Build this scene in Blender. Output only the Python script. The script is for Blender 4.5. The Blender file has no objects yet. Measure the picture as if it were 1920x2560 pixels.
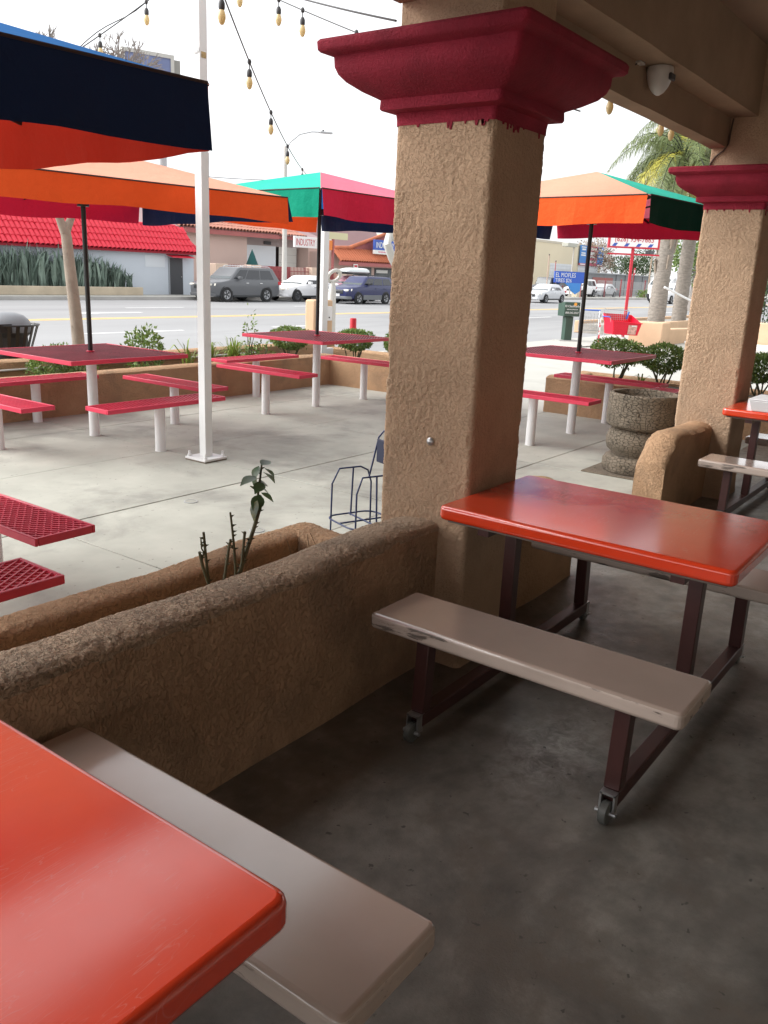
import bpy, bmesh, math, random
from mathutils import Vector, Matrix, noise as pn
random.seed(7)
SC = bpy.context.scene
COL = SC.collection
PI = math.pi

# ---------------------------------------------------------------- camera
def look(yaw, pitch, roll):
    cy, sy, cp, sp = math.cos(yaw), math.sin(yaw), math.cos(pitch), math.sin(pitch)
    fwd = Vector((cy*cp, sy*cp, -sp)); right0 = Vector((sy, -cy, 0)); down0 = fwd.cross(right0)
    cr, sr = math.cos(roll), math.sin(roll)
    right = cr*right0 + sr*down0; down = -sr*right0 + cr*down0
    return Matrix((right, -down, -fwd)).transposed()
cd = bpy.data.cameras.new('camera'); cam = bpy.data.objects.new('camera', cd); COL.objects.link(cam)
cd.sensor_fit = 'VERTICAL'; cd.sensor_height = 36; cd.sensor_width = 27; cd.lens = 29.877
cd.clip_start = .05; cd.clip_end = 3000
m4 = look(0.62669, 0.27586, -0.04347).to_4x4(); m4.translation = (0, 0, 1.55); cam.matrix_world = m4
SC.camera = cam

# ---------------------------------------------------------------- overcast sky and sun
SUN_EL, SUN_AZ = 40, 125          # degrees; azimuth measured from +X towards +Y
w = bpy.data.worlds.new('World'); SC.world = w; w.use_nodes = True
nt = w.node_tree; nt.nodes.clear()
sky = nt.nodes.new('ShaderNodeTexSky'); sky.sky_type = 'NISHITA'; sky.sun_disc = False
sky.sun_elevation = math.radians(SUN_EL); sky.sun_rotation = math.radians(90 - SUN_AZ)
sky.air_density = 1.0; sky.dust_density = 4.0; sky.ozone_density = 1.0
hs = nt.nodes.new('ShaderNodeHueSaturation'); hs.inputs['Saturation'].default_value = 0.10
bg = nt.nodes.new('ShaderNodeBackground'); bg.inputs['Strength'].default_value = 0.15
wo = nt.nodes.new('ShaderNodeOutputWorld')
veil = nt.nodes.new('ShaderNodeMix'); veil.data_type = 'RGBA'; veil.inputs[0].default_value = .65; veil.inputs[7].default_value = (3.5, 3.56, 3.65, 1)   # even cloud deck over the clear sky
nt.links.new(sky.outputs[0], hs.inputs['Color']); nt.links.new(hs.outputs[0], veil.inputs[6]); nt.links.new(veil.outputs[2], bg.inputs['Color']); nt.links.new(bg.outputs[0], wo.inputs[0])
sd = bpy.data.lights.new('sun', 'SUN'); sd.energy = 1.5; sd.angle = math.radians(60); sd.color = (1, .97, .93)
sun = bpy.data.objects.new('sun', sd); COL.objects.link(sun)
a, e = math.radians(SUN_AZ), math.radians(SUN_EL)
sun.rotation_euler = Vector((-math.cos(a)*math.cos(e), -math.sin(a)*math.cos(e), -math.sin(e))).to_track_quat('-Z', 'Y').to_euler()
vs = SC.view_settings; vs.view_transform = 'Standard'; vs.look = 'None'; vs.gamma = 1; vs.exposure = 1.40
try: vs.use_curve_mapping = False
except Exception: pass
SC.cycles.max_bounces = 8; SC.cycles.diffuse_bounces = 5; SC.cycles.glossy_bounces = 4
SC.cycles.transparent_max_bounces = 6; SC.cycles.use_denoising = True
SC.cycles.sample_clamp_indirect = 6

# ---------------------------------------------------------------- materials
MATS = {}
def mat(name, col, rough=.6, metal=0, var=0, vscale=3, col2=None, mask=None, bump=0, bscale=60, bdist=.004,
        spec=.5, coat=0, worm=0, wscale=38, translucent=0, tint=False, rvar=0, detail=6, spots=0, trans=0, stretch=None, scratch=0, col3=None, mask3=None, patch=None):
    if name in MATS: return MATS[name]
    m = bpy.data.materials.new(name); m.use_nodes = True; MATS[name] = m
    t = m.node_tree; N = t.nodes; Lk = t.links.new
    b = N['Principled BSDF']; out = N['Material Output']
    b.inputs['Roughness'].default_value = rough; b.inputs['Metallic'].default_value = metal
    b.inputs['Specular IOR Level'].default_value = spec; b.inputs['Coat Weight'].default_value = coat
    b.inputs['Coat Roughness'].default_value = .13; b.inputs['Coat IOR'].default_value = 1.6
    if trans: b.inputs['Transmission Weight'].default_value = trans
    tc = N.new('ShaderNodeTexCoord'); co = tc.outputs['Object']
    if stretch:
        mp = N.new('ShaderNodeMapping'); mp.inputs['Scale'].default_value = stretch; Lk(co, mp.inputs[0]); co = mp.outputs[0]
    def noise(scale, det=6, dist=0, rough_=.6, off=0):
        n = N.new('ShaderNodeTexNoise'); n.inputs['Scale'].default_value = scale; n.inputs['Detail'].default_value = det
        n.inputs['Distortion'].default_value = dist; n.inputs['Roughness'].default_value = rough_
        if off:
            a_ = N.new('ShaderNodeVectorMath'); a_.operation = 'ADD'; a_.inputs[1].default_value = (off, off*1.7, off*.6); Lk(co, a_.inputs[0]); Lk(a_.outputs[0], n.inputs['Vector'])
        else: Lk(co, n.inputs['Vector'])
        return n.outputs['Fac']
    def ramp(src, p0, p1, c0=(0,0,0,1), c1=(1,1,1,1)):
        r = N.new('ShaderNodeValToRGB'); r.color_ramp.elements[0].position = p0; r.color_ramp.elements[1].position = p1
        r.color_ramp.elements[0].color = c0; r.color_ramp.elements[1].color = c1; Lk(src, r.inputs[0]); return r.outputs[0]
    def mix(fac, c1, c2, mode='MIX'):
        x = N.new('ShaderNodeMix'); x.data_type = 'RGBA'; x.blend_type = mode
        if isinstance(fac, float): x.inputs[0].default_value = fac
        else: Lk(fac, x.inputs[0])
        for i, c in ((6, c1), (7, c2)):
            if isinstance(c, tuple): x.inputs[i].default_value = c
            else: Lk(c, x.inputs[i])
        return x.outputs[2]
    cur = (*col, 1)
    if var:
        lo = tuple(c*(1-var) for c in col) + (1,); hi = tuple(min(1, c*(1+var)) for c in col) + (1,)
        cur = mix(ramp(noise(vscale, detail), .3, .7), lo, hi)
    if col2:
        ms, p0, p1, off = mask or (1.2, .5, .7, 3.3)
        cur = mix(ramp(noise(ms, 8, .4, .65, off), p0, p1), cur, (*col2, 1))
    if col3:
        ms, p0, p1, off = mask3
        cur = mix(ramp(noise(ms, 9, .2, .72, off), p0, p1), cur, (*col3, 1))
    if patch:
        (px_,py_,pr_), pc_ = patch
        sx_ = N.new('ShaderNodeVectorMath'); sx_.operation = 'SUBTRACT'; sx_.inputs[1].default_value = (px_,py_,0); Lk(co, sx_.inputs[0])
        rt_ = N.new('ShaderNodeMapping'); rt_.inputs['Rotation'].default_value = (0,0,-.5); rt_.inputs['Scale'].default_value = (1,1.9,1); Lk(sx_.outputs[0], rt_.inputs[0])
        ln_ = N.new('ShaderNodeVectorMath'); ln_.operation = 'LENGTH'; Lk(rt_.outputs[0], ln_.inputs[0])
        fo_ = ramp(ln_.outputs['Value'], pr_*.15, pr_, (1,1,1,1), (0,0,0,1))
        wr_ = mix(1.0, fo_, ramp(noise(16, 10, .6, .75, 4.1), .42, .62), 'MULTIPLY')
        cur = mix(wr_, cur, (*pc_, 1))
    if spots:
        cur = mix(ramp(noise(30, 3, .2, .5, 9.1), .69, .73), cur, (*[c*spots for c in col], 1))
    if tint:
        at = N.new('ShaderNodeAttribute'); at.attribute_name = 'tint'; cur = mix(1.0, cur, at.outputs['Color'], 'MULTIPLY')
    hgt = None
    if scratch:
        def line(sc_, wd, off, st):
            mp_ = N.new('ShaderNodeMapping'); mp_.inputs['Scale'].default_value = st; mp_.inputs['Rotation'].default_value = (0,0,off); Lk(co, mp_.inputs[0])
            n_ = N.new('ShaderNodeTexNoise'); n_.inputs['Scale'].default_value = sc_; n_.inputs['Detail'].default_value = 1.5; n_.inputs['Distortion'].default_value = .15; Lk(mp_.outputs[0], n_.inputs['Vector'])
            a_ = N.new('ShaderNodeMath'); a_.operation = 'SUBTRACT'; a_.inputs[1].default_value = .5; Lk(n_.outputs['Fac'], a_.inputs[0])
            b_ = N.new('ShaderNodeMath'); b_.operation = 'ABSOLUTE'; Lk(a_.outputs[0], b_.inputs[0])
            return ramp(b_.outputs[0], 0, wd, (1,1,1,1), (0,0,0,1))
        l1 = line(5, .005, .4, (1,9,1)); l2 = line(6, .005, 1.25, (1,8,1)); l3 = line(9, .006, 2.2, (1,6,1))
        al = mix(1.0, mix(1.0, l1, l2, 'ADD'), l3, 'ADD')
        al = mix(1.0, al, ramp(noise(5, 4, 0, .6, 2.7), .48, .66), 'MULTIPLY')
        sf = mix(1.0, al, (scratch,)*3+(1,), 'MULTIPLY')
        cur = mix(sf, cur, (.75,.55,.50,1)); scr = al
    if worm:
        wn = noise(wscale, 4, .35, .6, 1.9); wr = ramp(wn, .465, .535)
        e1 = ramp(wn, .455, .485); e2 = ramp(wn, .485, .515, (1,1,1,1), (0,0,0,1)); ed_ = mix(1.0, e1, e2, 'MULTIPLY')
        msk = ramp(noise(wscale*.22, 3, 0, .5, 8.3), .40, .60); edm = mix(1.0, ed_, msk, 'MULTIPLY')
        cur = mix(edm, cur, mix(1.0, cur, (.88,.86,.84,1), 'MULTIPLY'))
        hgt = wr
    bn = None
    if bump:
        bo = N.new('ShaderNodeBump'); bo.inputs['Strength'].default_value = bump; bo.inputs['Distance'].default_value = bdist
        Lk(noise(bscale, 5, 0, .65, 5.5), bo.inputs['Height']); bn = bo.outputs[0]
    if hgt is not None:
        b2 = N.new('ShaderNodeBump'); b2.inputs['Strength'].default_value = worm; b2.inputs['Distance'].default_value = .007
        Lk(hgt, b2.inputs['Height'])
        if bn is not None: Lk(bn, b2.inputs['Normal'])
        bn = b2.outputs[0]
    if bn is not None: Lk(bn, b.inputs['Normal'])
    if rvar:
        rr = N.new('ShaderNodeMapRange'); rr.inputs[3].default_value = max(.02, rough-rvar); rr.inputs[4].default_value = rough+rvar
        rr.inputs[1].default_value = .3; rr.inputs[2].default_value = .7
        Lk(noise(vscale*1.7, 6, 0, .6, 7.7), rr.inputs[0]); Lk(rr.outputs[0], b.inputs['Roughness'])
    if isinstance(cur, tuple): b.inputs['Base Color'].default_value = cur
    else: Lk(cur, b.inputs['Base Color'])
    if translucent:
        tr = N.new('ShaderNodeBsdfTranslucent'); ms_ = N.new('ShaderNodeMixShader'); ms_.inputs[0].default_value = translucent
        if isinstance(cur, tuple): tr.inputs[0].default_value = cur
        else: Lk(cur, tr.inputs[0])
        Lk(b.outputs[0], ms_.inputs[1]); Lk(tr.outputs[0], ms_.inputs[2]); Lk(ms_.outputs[0], out.inputs[0])
    return m

STUCCO = mat('stucco_tan', (.53,.37,.25), .92, var=.12, vscale=2.2, col2=(.34,.25,.18), mask=(1.6,.54,.80,2.0), bump=.8, bscale=190, bdist=.003, spec=.2, worm=.6, wscale=70)
STUCCO_OLD = mat('stucco_worn', (.48,.32,.21), .93, var=.16, vscale=5, col2=(.22,.16,.12), mask=(2.3,.5,.76,1.1), bump=.8, bscale=75, bdist=.006, spec=.15, stretch=(1,1,.55), worm=.8, wscale=80)
STUCCO_CAP = mat('stucco_wall_top', (.48,.36,.26), .95, var=.2, vscale=9, col2=(.34,.27,.205), mask=(4.2,.48,.72,4.4), bump=1.0, bscale=170, bdist=.005, worm=1.0, wscale=66, spec=.15)
STUCCO_OUT = mat('stucco_outdoor', (.47,.30,.18), .93, var=.13, vscale=2.5, col2=(.27,.19,.13), mask=(2.0,.52,.76,2.4), bump=.9, bscale=150, bdist=.004, spec=.15, worm=.8, wscale=60)
STUCCO_LITE = mat('stucco_pale', (.60,.42,.28), .93, var=.08, vscale=1.5, bump=.4, bscale=70, spec=.15)
CAPRED = mat('capital_red_paint', (.28,.017,.038), .8, var=.22, vscale=6, bump=1.0, bscale=100, bdist=.007, spec=.3)
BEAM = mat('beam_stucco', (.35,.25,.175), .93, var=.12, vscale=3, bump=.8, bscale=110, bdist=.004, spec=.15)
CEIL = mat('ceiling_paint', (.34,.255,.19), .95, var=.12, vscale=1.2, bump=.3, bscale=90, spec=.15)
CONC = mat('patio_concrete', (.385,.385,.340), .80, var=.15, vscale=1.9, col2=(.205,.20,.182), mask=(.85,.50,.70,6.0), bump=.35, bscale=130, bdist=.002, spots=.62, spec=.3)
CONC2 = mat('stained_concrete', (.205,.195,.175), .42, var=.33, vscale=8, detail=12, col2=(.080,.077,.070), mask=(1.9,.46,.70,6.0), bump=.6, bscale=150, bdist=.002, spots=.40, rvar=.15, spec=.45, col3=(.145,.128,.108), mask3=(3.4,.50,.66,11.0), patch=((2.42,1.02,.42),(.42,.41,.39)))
CONC3 = mat('pale_concrete', (.43,.425,.39), .85, var=.08, vscale=.5, col2=(.31,.305,.28), mask=(.35,.55,.8,1.0), bump=.2, bscale=60, spec=.3)
ASPH = mat('asphalt', (.295,.297,.302), .85, var=.08, vscale=.25, col2=(.21,.21,.217), mask=(.16,.48,.70,5.0), spec=.25, stretch=(.25,1.2,1))
SOIL = mat('soil', (.06,.045,.032), .95, var=.4, vscale=20, bump=1, bscale=40, bdist=.02)
REDTOP = mat('red_fibreglass', (.76,.052,.013), .20, var=.06, vscale=4, bump=.05, bscale=260, bdist=.001, spec=.9, rvar=.06, coat=.8, scratch=.2)
SEATM = mat('taupe_fibreglass', (.40,.315,.268), .20, var=.05, vscale=4, col2=(.12,.09,.08), mask=(26,.735,.76,2.2), bump=.05, bscale=260, bdist=.001, spec=.9, rvar=.06, coat=.9)
SEATEDGE = mat('worn_seat_edge', (.46,.375,.325), .5, var=.14, vscale=9, col2=(.12,.095,.08), mask=(20,.58,.63,3.2), stretch=(1,.25,1.4))
MAROON = mat('maroon_steel', (.060,.022,.020), .38, var=.15, vscale=8, col2=(.10,.075,.06), mask=(16,.68,.75,1.2))
REDMESH = mat('red_vinyl_coating', (.62,.040,.085), .42, var=.10, vscale=5, col2=(.66,.30,.30), mask=(9,.70,.78,3.0))
WHITE = mat('white_paint', (.74,.745,.75), .45, var=.05, vscale=4, col2=(.48,.45,.41), mask=(5,.66,.80,1.4))
BLACKM = mat('black_pole_paint', (.012,.012,.013), .35)
NAVYM = mat('navy_steel', (.010,.022,.085), .32)
STEEL = mat('galvanised_steel', (.50,.51,.52), .35, metal=.85, var=.1)
GREYM = mat('grey_metal', (.42,.43,.44), .5, metal=.3, var=.08)
DARKM = mat('dark_metal', (.03,.032,.036), .45)
RUBBER = mat('rubber', (.015,.015,.016), .75)
F_ORANGE = mat('canvas_orange', (.85,.105,.022), .85, var=.05, vscale=3, translucent=.16, bump=.35, bscale=5, bdist=.05, spec=.15)
F_GREEN = mat('canvas_green', (.004,.27,.165), .85, var=.05, vscale=3, translucent=.12, bump=.35, bscale=5, bdist=.05, spec=.15)
F_RED = mat('canvas_red', (.62,.022,.065), .85, var=.05, vscale=3, translucent=.06, bump=.35, bscale=5, bdist=.05, spec=.15)
F_BLUE = mat('canvas_blue', (.007,.022,.075), .85, var=.05, vscale=3, translucent=.04, bump=.35, bscale=5, bdist=.05, spec=.3)
F_BLUETOP = mat('canvas_bright_blue', (.015,.17,.52), .85, var=.04, vscale=3, translucent=.3, spec=.15)  # blue canopy top, sky light put into a brighter colour than the valance
T_ORANGE = mat('canvas_orange_sky_lit', (.88,.42,.29), .8, var=.05, vscale=2, translucent=.35, spec=.3, bump=.35, bscale=5, bdist=.05)  # orange canopy top: some fading, plus bright sky light put into the colour
T_GREEN = mat('canvas_green_sky_lit', (.02,.55,.41), .8, var=.05, vscale=2, translucent=.3, spec=.3, bump=.35, bscale=5, bdist=.05)  # green canopy top, lightened to carry the sky highlight in its colour
T_RED = mat('canvas_red_sky_lit', (.80,.17,.25), .8, var=.05, vscale=2, translucent=.25, spec=.3, bump=.35, bscale=5, bdist=.05)  # red canopy top, sky brightness put into the paler colour
REDTABLE = mat('worn_shaded_red_vinyl', (.32,.055,.080), .5, var=.25, vscale=3, col2=(.10,.022,.03), mask=(5,.58,.72,3.0))  # tabletop red darkened for dirt and for the shade in the mesh holes
F_VERM = mat('canvas_vermilion', (.60,.040,.020), .85, var=.05, vscale=3, translucent=.10, bump=.35, bscale=5, bdist=.05, spec=.15)
F_DGREEN = mat('canvas_dark_green', (.004,.045,.032), .85, var=.05, vscale=3, translucent=.15, spec=.15)
LEAF = mat('leaf_green', (.165,.25,.072), .5, tint=True, translucent=.25, spec=.4)
LEAFD = mat('leaf_dark_green', (.045,.085,.028), .45, tint=True, translucent=.2, spec=.5)
AGAVE = mat('agave_leaf', (.215,.285,.235), .6, tint=True, spec=.3)
PALML = mat('palm_leaflet', (.20,.25,.10), .5, tint=True, translucent=.3)
BARK = mat('pale_bark', (.31,.255,.205), .9, var=.18, vscale=5, col2=(.22,.17,.135), mask=(9,.60,.70,2.0), bump=.8, bscale=30, bdist=.01)
PALMB = mat('palm_bark', (.27,.24,.21), .95, var=.25, vscale=6, bump=1, bscale=9, bdist=.03, stretch=(1,1,3))
TWIG = mat('grey_twig', (.27,.245,.225), .9)
STEM = mat('rose_stem', (.085,.080,.040), .7, var=.3, vscale=25)
GLASS = mat('car_glass', (.06,.075,.08), .05, spec=.8)
TINTG = mat('tinted_car_glass', (.025,.028,.034), .06, spec=.7)
YELLOW = mat('yellow_road_paint', (.78,.50,.16), .8, var=.12, vscale=3)
RWHITE = mat('white_road_paint', (.78,.78,.77), .8, var=.1, vscale=3)
TILE_R = mat('bright_red_roof_tile', (.66,.018,.045), .55, var=.12, vscale=1.5)
TILE_O = mat('terracotta_tile', (.50,.155,.075), .8, var=.25, vscale=1.5)
TILE_P = mat('faded_terracotta_tile', (.45,.205,.15), .85, var=.22, vscale=1.5)
BULB = mat('amber_bulb_glass', (.80,.66,.38), .2, spec=.6, translucent=.4)

# ---------------------------------------------------------------- mesh helpers
class MB:
    def __init__(s): s.v = []; s.f = []; s.c = []
    def add(s, v, f):
        o = len(s.v); s.v += [tuple(p) for p in v]; s.f += [tuple(i+o for i in q) for q in f]; return s
    def box(s, x0, x1, y0, y1, z0, z1):
        return s.add([(x0,y0,z0),(x1,y0,z0),(x1,y1,z0),(x0,y1,z0),(x0,y0,z1),(x1,y0,z1),(x1,y1,z1),(x0,y1,z1)],
                     [(0,3,2,1),(4,5,6,7),(0,1,5,4),(1,2,6,5),(2,3,7,6),(3,0,4,7)])
    def bar(s, a, b, w, h=None, up=(0,0,1)):
        a, b = Vector(a), Vector(b); d = (b-a).normalized(); u = Vector(up)
        if abs(d.dot(u)) > .98: u = Vector((0,1,0))
        x = d.cross(u).normalized(); y = x.cross(d); h = h or w
        P = [q + x*(i*w/2) + y*(j*h/2) for q in (a, b) for i, j in ((-1,-1),(1,-1),(1,1),(-1,1))]
        return s.add(P, [(0,1,2,3),(7,6,5,4),(0,4,5,1),(1,5,6,2),(2,6,7,3),(3,7,4,0)])
    def tube(s, path, r, n=8, caps=True):
        path = [Vector(p) for p in path]; rs = r if isinstance(r, (list, tuple)) else [r]*len(path)
        o = len(s.v); ref = None
        for i, p in enumerate(path):
            d = (path[min(i+1, len(path)-1)] - path[max(i-1, 0)])
            d = d.normalized() if d.length > 1e-9 else Vector((0,0,1))
            if ref is None: ref = Vector((1,0,0)) if abs(d.x) < .8 else Vector((0,1,0))
            x = (ref - d*ref.dot(d)).normalized(); y = d.cross(x); ref = x
            for k in range(n):
                an = 2*PI*k/n; s.v.append(tuple(p + (x*math.cos(an) + y*math.sin(an))*rs[i]))
        for i in range(len(path)-1):
            for k in range(n):
                a_, b_ = o+i*n+k, o+i*n+(k+1) % n; s.f.append((a_, b_, b_+n, a_+n))
        if caps:
            s.f.append(tuple(o+k for k in reversed(range(n)))); s.f.append(tuple(o+(len(path)-1)*n+k for k in range(n)))
        return s
    def lathe(s, prof, c=(0,0,0), n=24, sx=1, sy=1, caps=True):
        o = len(s.v)
        for r, z in prof:
            for k in range(n):
                an = 2*PI*k/n; s.v.append((c[0]+r*sx*math.cos(an), c[1]+r*sy*math.sin(an), c[2]+z))
        for i in range(len(prof)-1):
            for k in range(n):
                a_, b_ = o+i*n+k, o+i*n+(k+1) % n; s.f.append((a_, b_, b_+n, a_+n))
        if caps:
            s.f.append(tuple(o+k for k in reversed(range(n)))); s.f.append(tuple(o+(len(prof)-1)*n+k for k in range(n)))
        return s
    def prism(s, pts, axis, a_, b_):
        def P(u, v, t): return {'x':(t,u,v),'y':(u,t,v),'z':(u,v,t)}[axis]
        n = len(pts); v = [P(u,w_,a_) for u, w_ in pts] + [P(u,w_,b_) for u, w_ in pts]
        f = [tuple(range(n))[::-1], tuple(range(n, 2*n))] + [(i, (i+1) % n, n+(i+1) % n, n+i) for i in range(n)]
        return s.add(v, f)
    def ball(s, c, rx, ry=None, rz=None, n=10, m=6):
        ry = ry or rx; rz = rz or rx; o = len(s.v)
        for i in range(1, m):
            th = PI*i/m
            for k in range(n):
                an = 2*PI*k/n; s.v.append((c[0]+rx*math.sin(th)*math.cos(an), c[1]+ry*math.sin(th)*math.sin(an), c[2]+rz*math.cos(th)))
        t_, b_ = len(s.v), len(s.v)+1; s.v += [(c[0],c[1],c[2]+rz), (c[0],c[1],c[2]-rz)]
        for k in range(n):
            k2 = (k+1) % n; s.f.append((t_, o+k, o+k2)); s.f.append((b_, o+(m-2)*n+k2, o+(m-2)*n+k))
            for i in range(m-2): s.f.append((o+i*n+k, o+(i+1)*n+k, o+(i+1)*n+k2, o+i*n+k2))
        return s
    def loft(s, rings, closed=True, caps=True):
        o = len(s.v); n = len(rings[0])
        for r in rings: s.v += [tuple(p) for p in r]
        for i in range(len(rings)-1):
            for k in range(n if closed else n-1):
                a_, b_ = o+i*n+k, o+i*n+(k+1) % n; s.f.append((a_, b_, b_+n, a_+n))
        if caps and closed:
            s.f.append(tuple(o+k for k in reversed(range(n)))); s.f.append(tuple(o+(len(rings)-1)*n+k for k in range(n)))
        return s
    def mesh(s, name, bevel=0, seg=2, smooth=None, jit=0, recalc=True):
        me = bpy.data.meshes.new(name)
        if jit:
            s.v = [(x+random.uniform(-jit,jit), y+random.uniform(-jit,jit), z+random.uniform(-jit,jit)) for x, y, z in s.v]
        me.from_pydata(s.v, [], s.f)
        if bevel or recalc:
            bm = bmesh.new(); bm.from_mesh(me)
            if recalc: bmesh.ops.recalc_face_normals(bm, faces=bm.faces)
            if bevel:
                ed = [e_ for e_ in bm.edges if len(e_.link_faces) == 2 and e_.calc_face_angle() > .5]
                for f_ in bm.faces: f_.smooth = False
                rb_ = bmesh.ops.bevel(bm, geom=ed, offset=bevel, segments=seg, profile=.5, affect='EDGES', clamp_overlap=True)
                for f_ in rb_['faces']: f_.smooth = True
            bm.to_mesh(me); bm.free()
        if s.c and len(s.c) == len(me.polygons):
            ca = me.color_attributes.new('tint', 'FLOAT_COLOR', 'CORNER')
            buf = []
            for p in me.polygons: buf += list(s.c[p.index])*p.loop_total
            ca.data.foreach_set('color', buf)
        if smooth is not None and not bevel:
            me.polygons.foreach_set('use_smooth', [True]*len(me.polygons))
            me.set_sharp_from_angle(angle=smooth)
        me.update(); return me
    def obj(s, name, m, parent=None, loc=(0,0,0), rz=0, **k):
        return put(name, s.mesh(name, **k), m, parent, loc, rz)
def put(name, me, m, parent=None, loc=(0,0,0), rz=0):
    if not me.materials: me.materials.append(m)
    o = bpy.data.objects.new(name, me); COL.objects.link(o); o.parent = parent; o.location = loc
    if rz: o.rotation_euler = (0,0,rz)
    return o
def tag(o, label=None, cat=None, group=None, kind=None):
    if label: o['label'] = label
    if cat: o['category'] = cat
    if group: o['group'] = group
    if kind: o['kind'] = kind
    return o
def thing(name, label, cat, group=None, loc=(0,0,0), rz=0):
    o = bpy.data.objects.new(name, None); COL.objects.link(o); o.location = loc; o.rotation_euler = (0,0,rz); o.empty_display_size = .1
    return tag(o, label, cat, group)
def struct(name, mb, m, **k): return tag(mb.obj(name, m, **k), kind='structure')
def text(name, body, m, parent, loc, size, rot=(PI/2,0,0), ext=.004, align='LEFT', sx=1):
    cu = bpy.data.curves.new(name, 'FONT'); cu.body = body; cu.size = size; cu.extrude = ext; cu.align_x = align; cu.resolution_u = 2
    tmp = bpy.data.objects.new(name, cu); COL.objects.link(tmp); bpy.context.view_layer.update()
    me = bpy.data.meshes.new_from_object(tmp.evaluated_get(bpy.context.evaluated_depsgraph_get())); bpy.data.objects.remove(tmp)
    me.materials.clear(); o = put(name, me, m, parent, loc); o.rotation_euler = rot; o.scale = (sx,1,1)
    return o
def flat(col, name, rough=.6, **k): return mat(name, col, rough, **k)
def rnd(a_, b_): return random.uniform(a_, b_)
def leafquad(mb, p, d, nrm, L, W, tint):
    d = d.normalized(); s_ = d.cross(nrm)
    s_ = s_.normalized() if s_.length > 1e-6 else Vector((1,0,0))
    mb.add([p, p+d*L*.45+s_*W*.5, p+d*L, p+d*L*.45-s_*W*.5], [(0,1,2,3)]); mb.c.append((*tint, 1))
def rdir():
    while True:
        v = Vector((rnd(-1,1), rnd(-1,1), rnd(-1,1)))
        if .05 < v.length < 1: return v.normalized()
def cloud(mb, c, r, n, L, shell=.55, tl=(.55,1.35), lump=.22, flat_bottom=None):
    c = Vector(c); ph = [ (rdir(), rnd(0,6.3)) for _ in range(5)]
    for _ in range(n):
        u = rdir(); k = 1 + lump*sum(math.sin(5*u.dot(q)+p_) for q, p_ in ph)/2.2
        rr = k*(shell + (1-shell)*random.random()**.5)
        p = c + Vector((u.x*r[0], u.y*r[1], u.z*r[2]))*rr
        if flat_bottom is not None and p.z < flat_bottom: continue
        d = (u + rdir()*.9); g = rnd(*tl)
        leafquad(mb, p, d, rdir(), L*rnd(.7,1.3), L*.55, (g*rnd(.9,1.15), g, g*rnd(.75,1.05)))
# ================================================================ SETTING
# covered floor, ground sheets, street
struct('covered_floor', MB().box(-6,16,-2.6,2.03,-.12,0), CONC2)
struct('ground', MB().add([(-400,-400,-.45),(600,-400,-.45),(600,600,-.45),(-400,600,-.45)],[(0,1,2,3)]), CONC3)
struct('patio_bed', MB().box(-6,9.42,2.03,9.4,-.12,-.012), flat((.12,.115,.10),'joint_dirt',.95))
patio = thing('patio_floor', None, None); patio['kind'] = 'structure'
xs = [-6,-3.1,-1.15,.78,2.72,4.66,6.60,8.52,9.40]; ys = [2.03,3.20,4.45,5.70,6.95,7.72]
for i in range(len(xs)-1):
    for j in range(len(ys)-1):
        g = .0045; z = rnd(-.0012,.0012)
        MB().box(xs[i]+g,xs[i+1]-g,ys[j]+g,ys[j+1]-g,-.011,z).obj('concrete_slab', CONC, patio, bevel=.003, seg=1)
# driveway and lot to the right, falling towards the street
drv = MB()
cols_ = [(9.42,-.004),(12,-.05),(16,-.14),(21,-.22),(30,-.24),(60,-.24),(220,-.24)]
for (x0,z0),(x1,z1) in zip(cols_, cols_[1:]):
    drv.add([(x0,-30,z0),(x1,-30,z1),(x1,9.6,z1),(x0,9.6,z0)],[(0,1,2,3)])
struct('driveway', drv, CONC3)
walk = MB().add([(-60,9.38,-.15),(14,9.38,-.15),(22,9.62,-.20),(220,9.62,-.20),(220,11.35,-.22),(-60,11.35,-.22)],[(0,1,2,3,4,5)])
walk.box(-60,20.5,11.35,11.5,-.45,-.17); walk.box(33,220,11.35,11.5,-.45,-.17)
struct('sidewalk', walk, CONC3)
struct('road', MB().add([(-200,11.35,-.30),(400,11.35,-.30),(400,35.0,-.30),(-200,35.0,-.30)],[(0,1,2,3)]), ASPH)
fw = MB().box(-100,400,35.15,37.6,-.45,-.155); struct('far_sidewalk', fw, CONC3)
struct('far_kerb', MB().box(-100,400,35.0,35.148,-.45,-.14), flat((.40,.39,.37),'kerb_concrete',.9,var=.2,vscale=.6))
struct('far_lot', MB().add([(-100,37.6,-.16),(400,37.6,-.16),(400,300,-.16),(-100,300,-.16)],[(0,1,2,3)]), CONC3)
mk = MB()
for y in (23.70,24.06): mk.add([(-60,y,-.296),(300,y,-.296),(300,y+.2,-.296),(-60,y+.2,-.296)],[(0,1,2,3)])
struct('yellow_centre_lines', mk, YELLOW)
mk = MB()
for x0,x1 in ((5,8),(13.2,16.4),(20,23),(28,31),(37,40),(46,50),(56,60),(68,72)): mk.add([(x0,19.1,-.296),(x1,19.1,-.296),(x1,19.25,-.296),(x0,19.25,-.296)],[(0,1,2,3)])
for x0,x1 in ((12,15),(22,25),(32,35),(42,45)): mk.add([(x0,29.1,-.296),(x1,29.1,-.296),(x1,29.24,-.296),(x0,29.24,-.296)],[(0,1,2,3)])
mk.add([(17.6,26.5,-.296),(18.6,26.1,-.296),(18.6,26.38,-.296),(20.7,26.38,-.296),(20.7,26.62,-.296),(18.6,26.62,-.296),(18.6,26.9,-.296)],[(0,1,2,3,4,5,6)])
struct('white_lane_markings', mk, RWHITE)
mk = MB().add([(11.2,6.9,-.028),(12.6,6.6,-.055),(12.6,6.75,-.055),(11.2,7.05,-.028)],[(0,1,2,3)])
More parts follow.
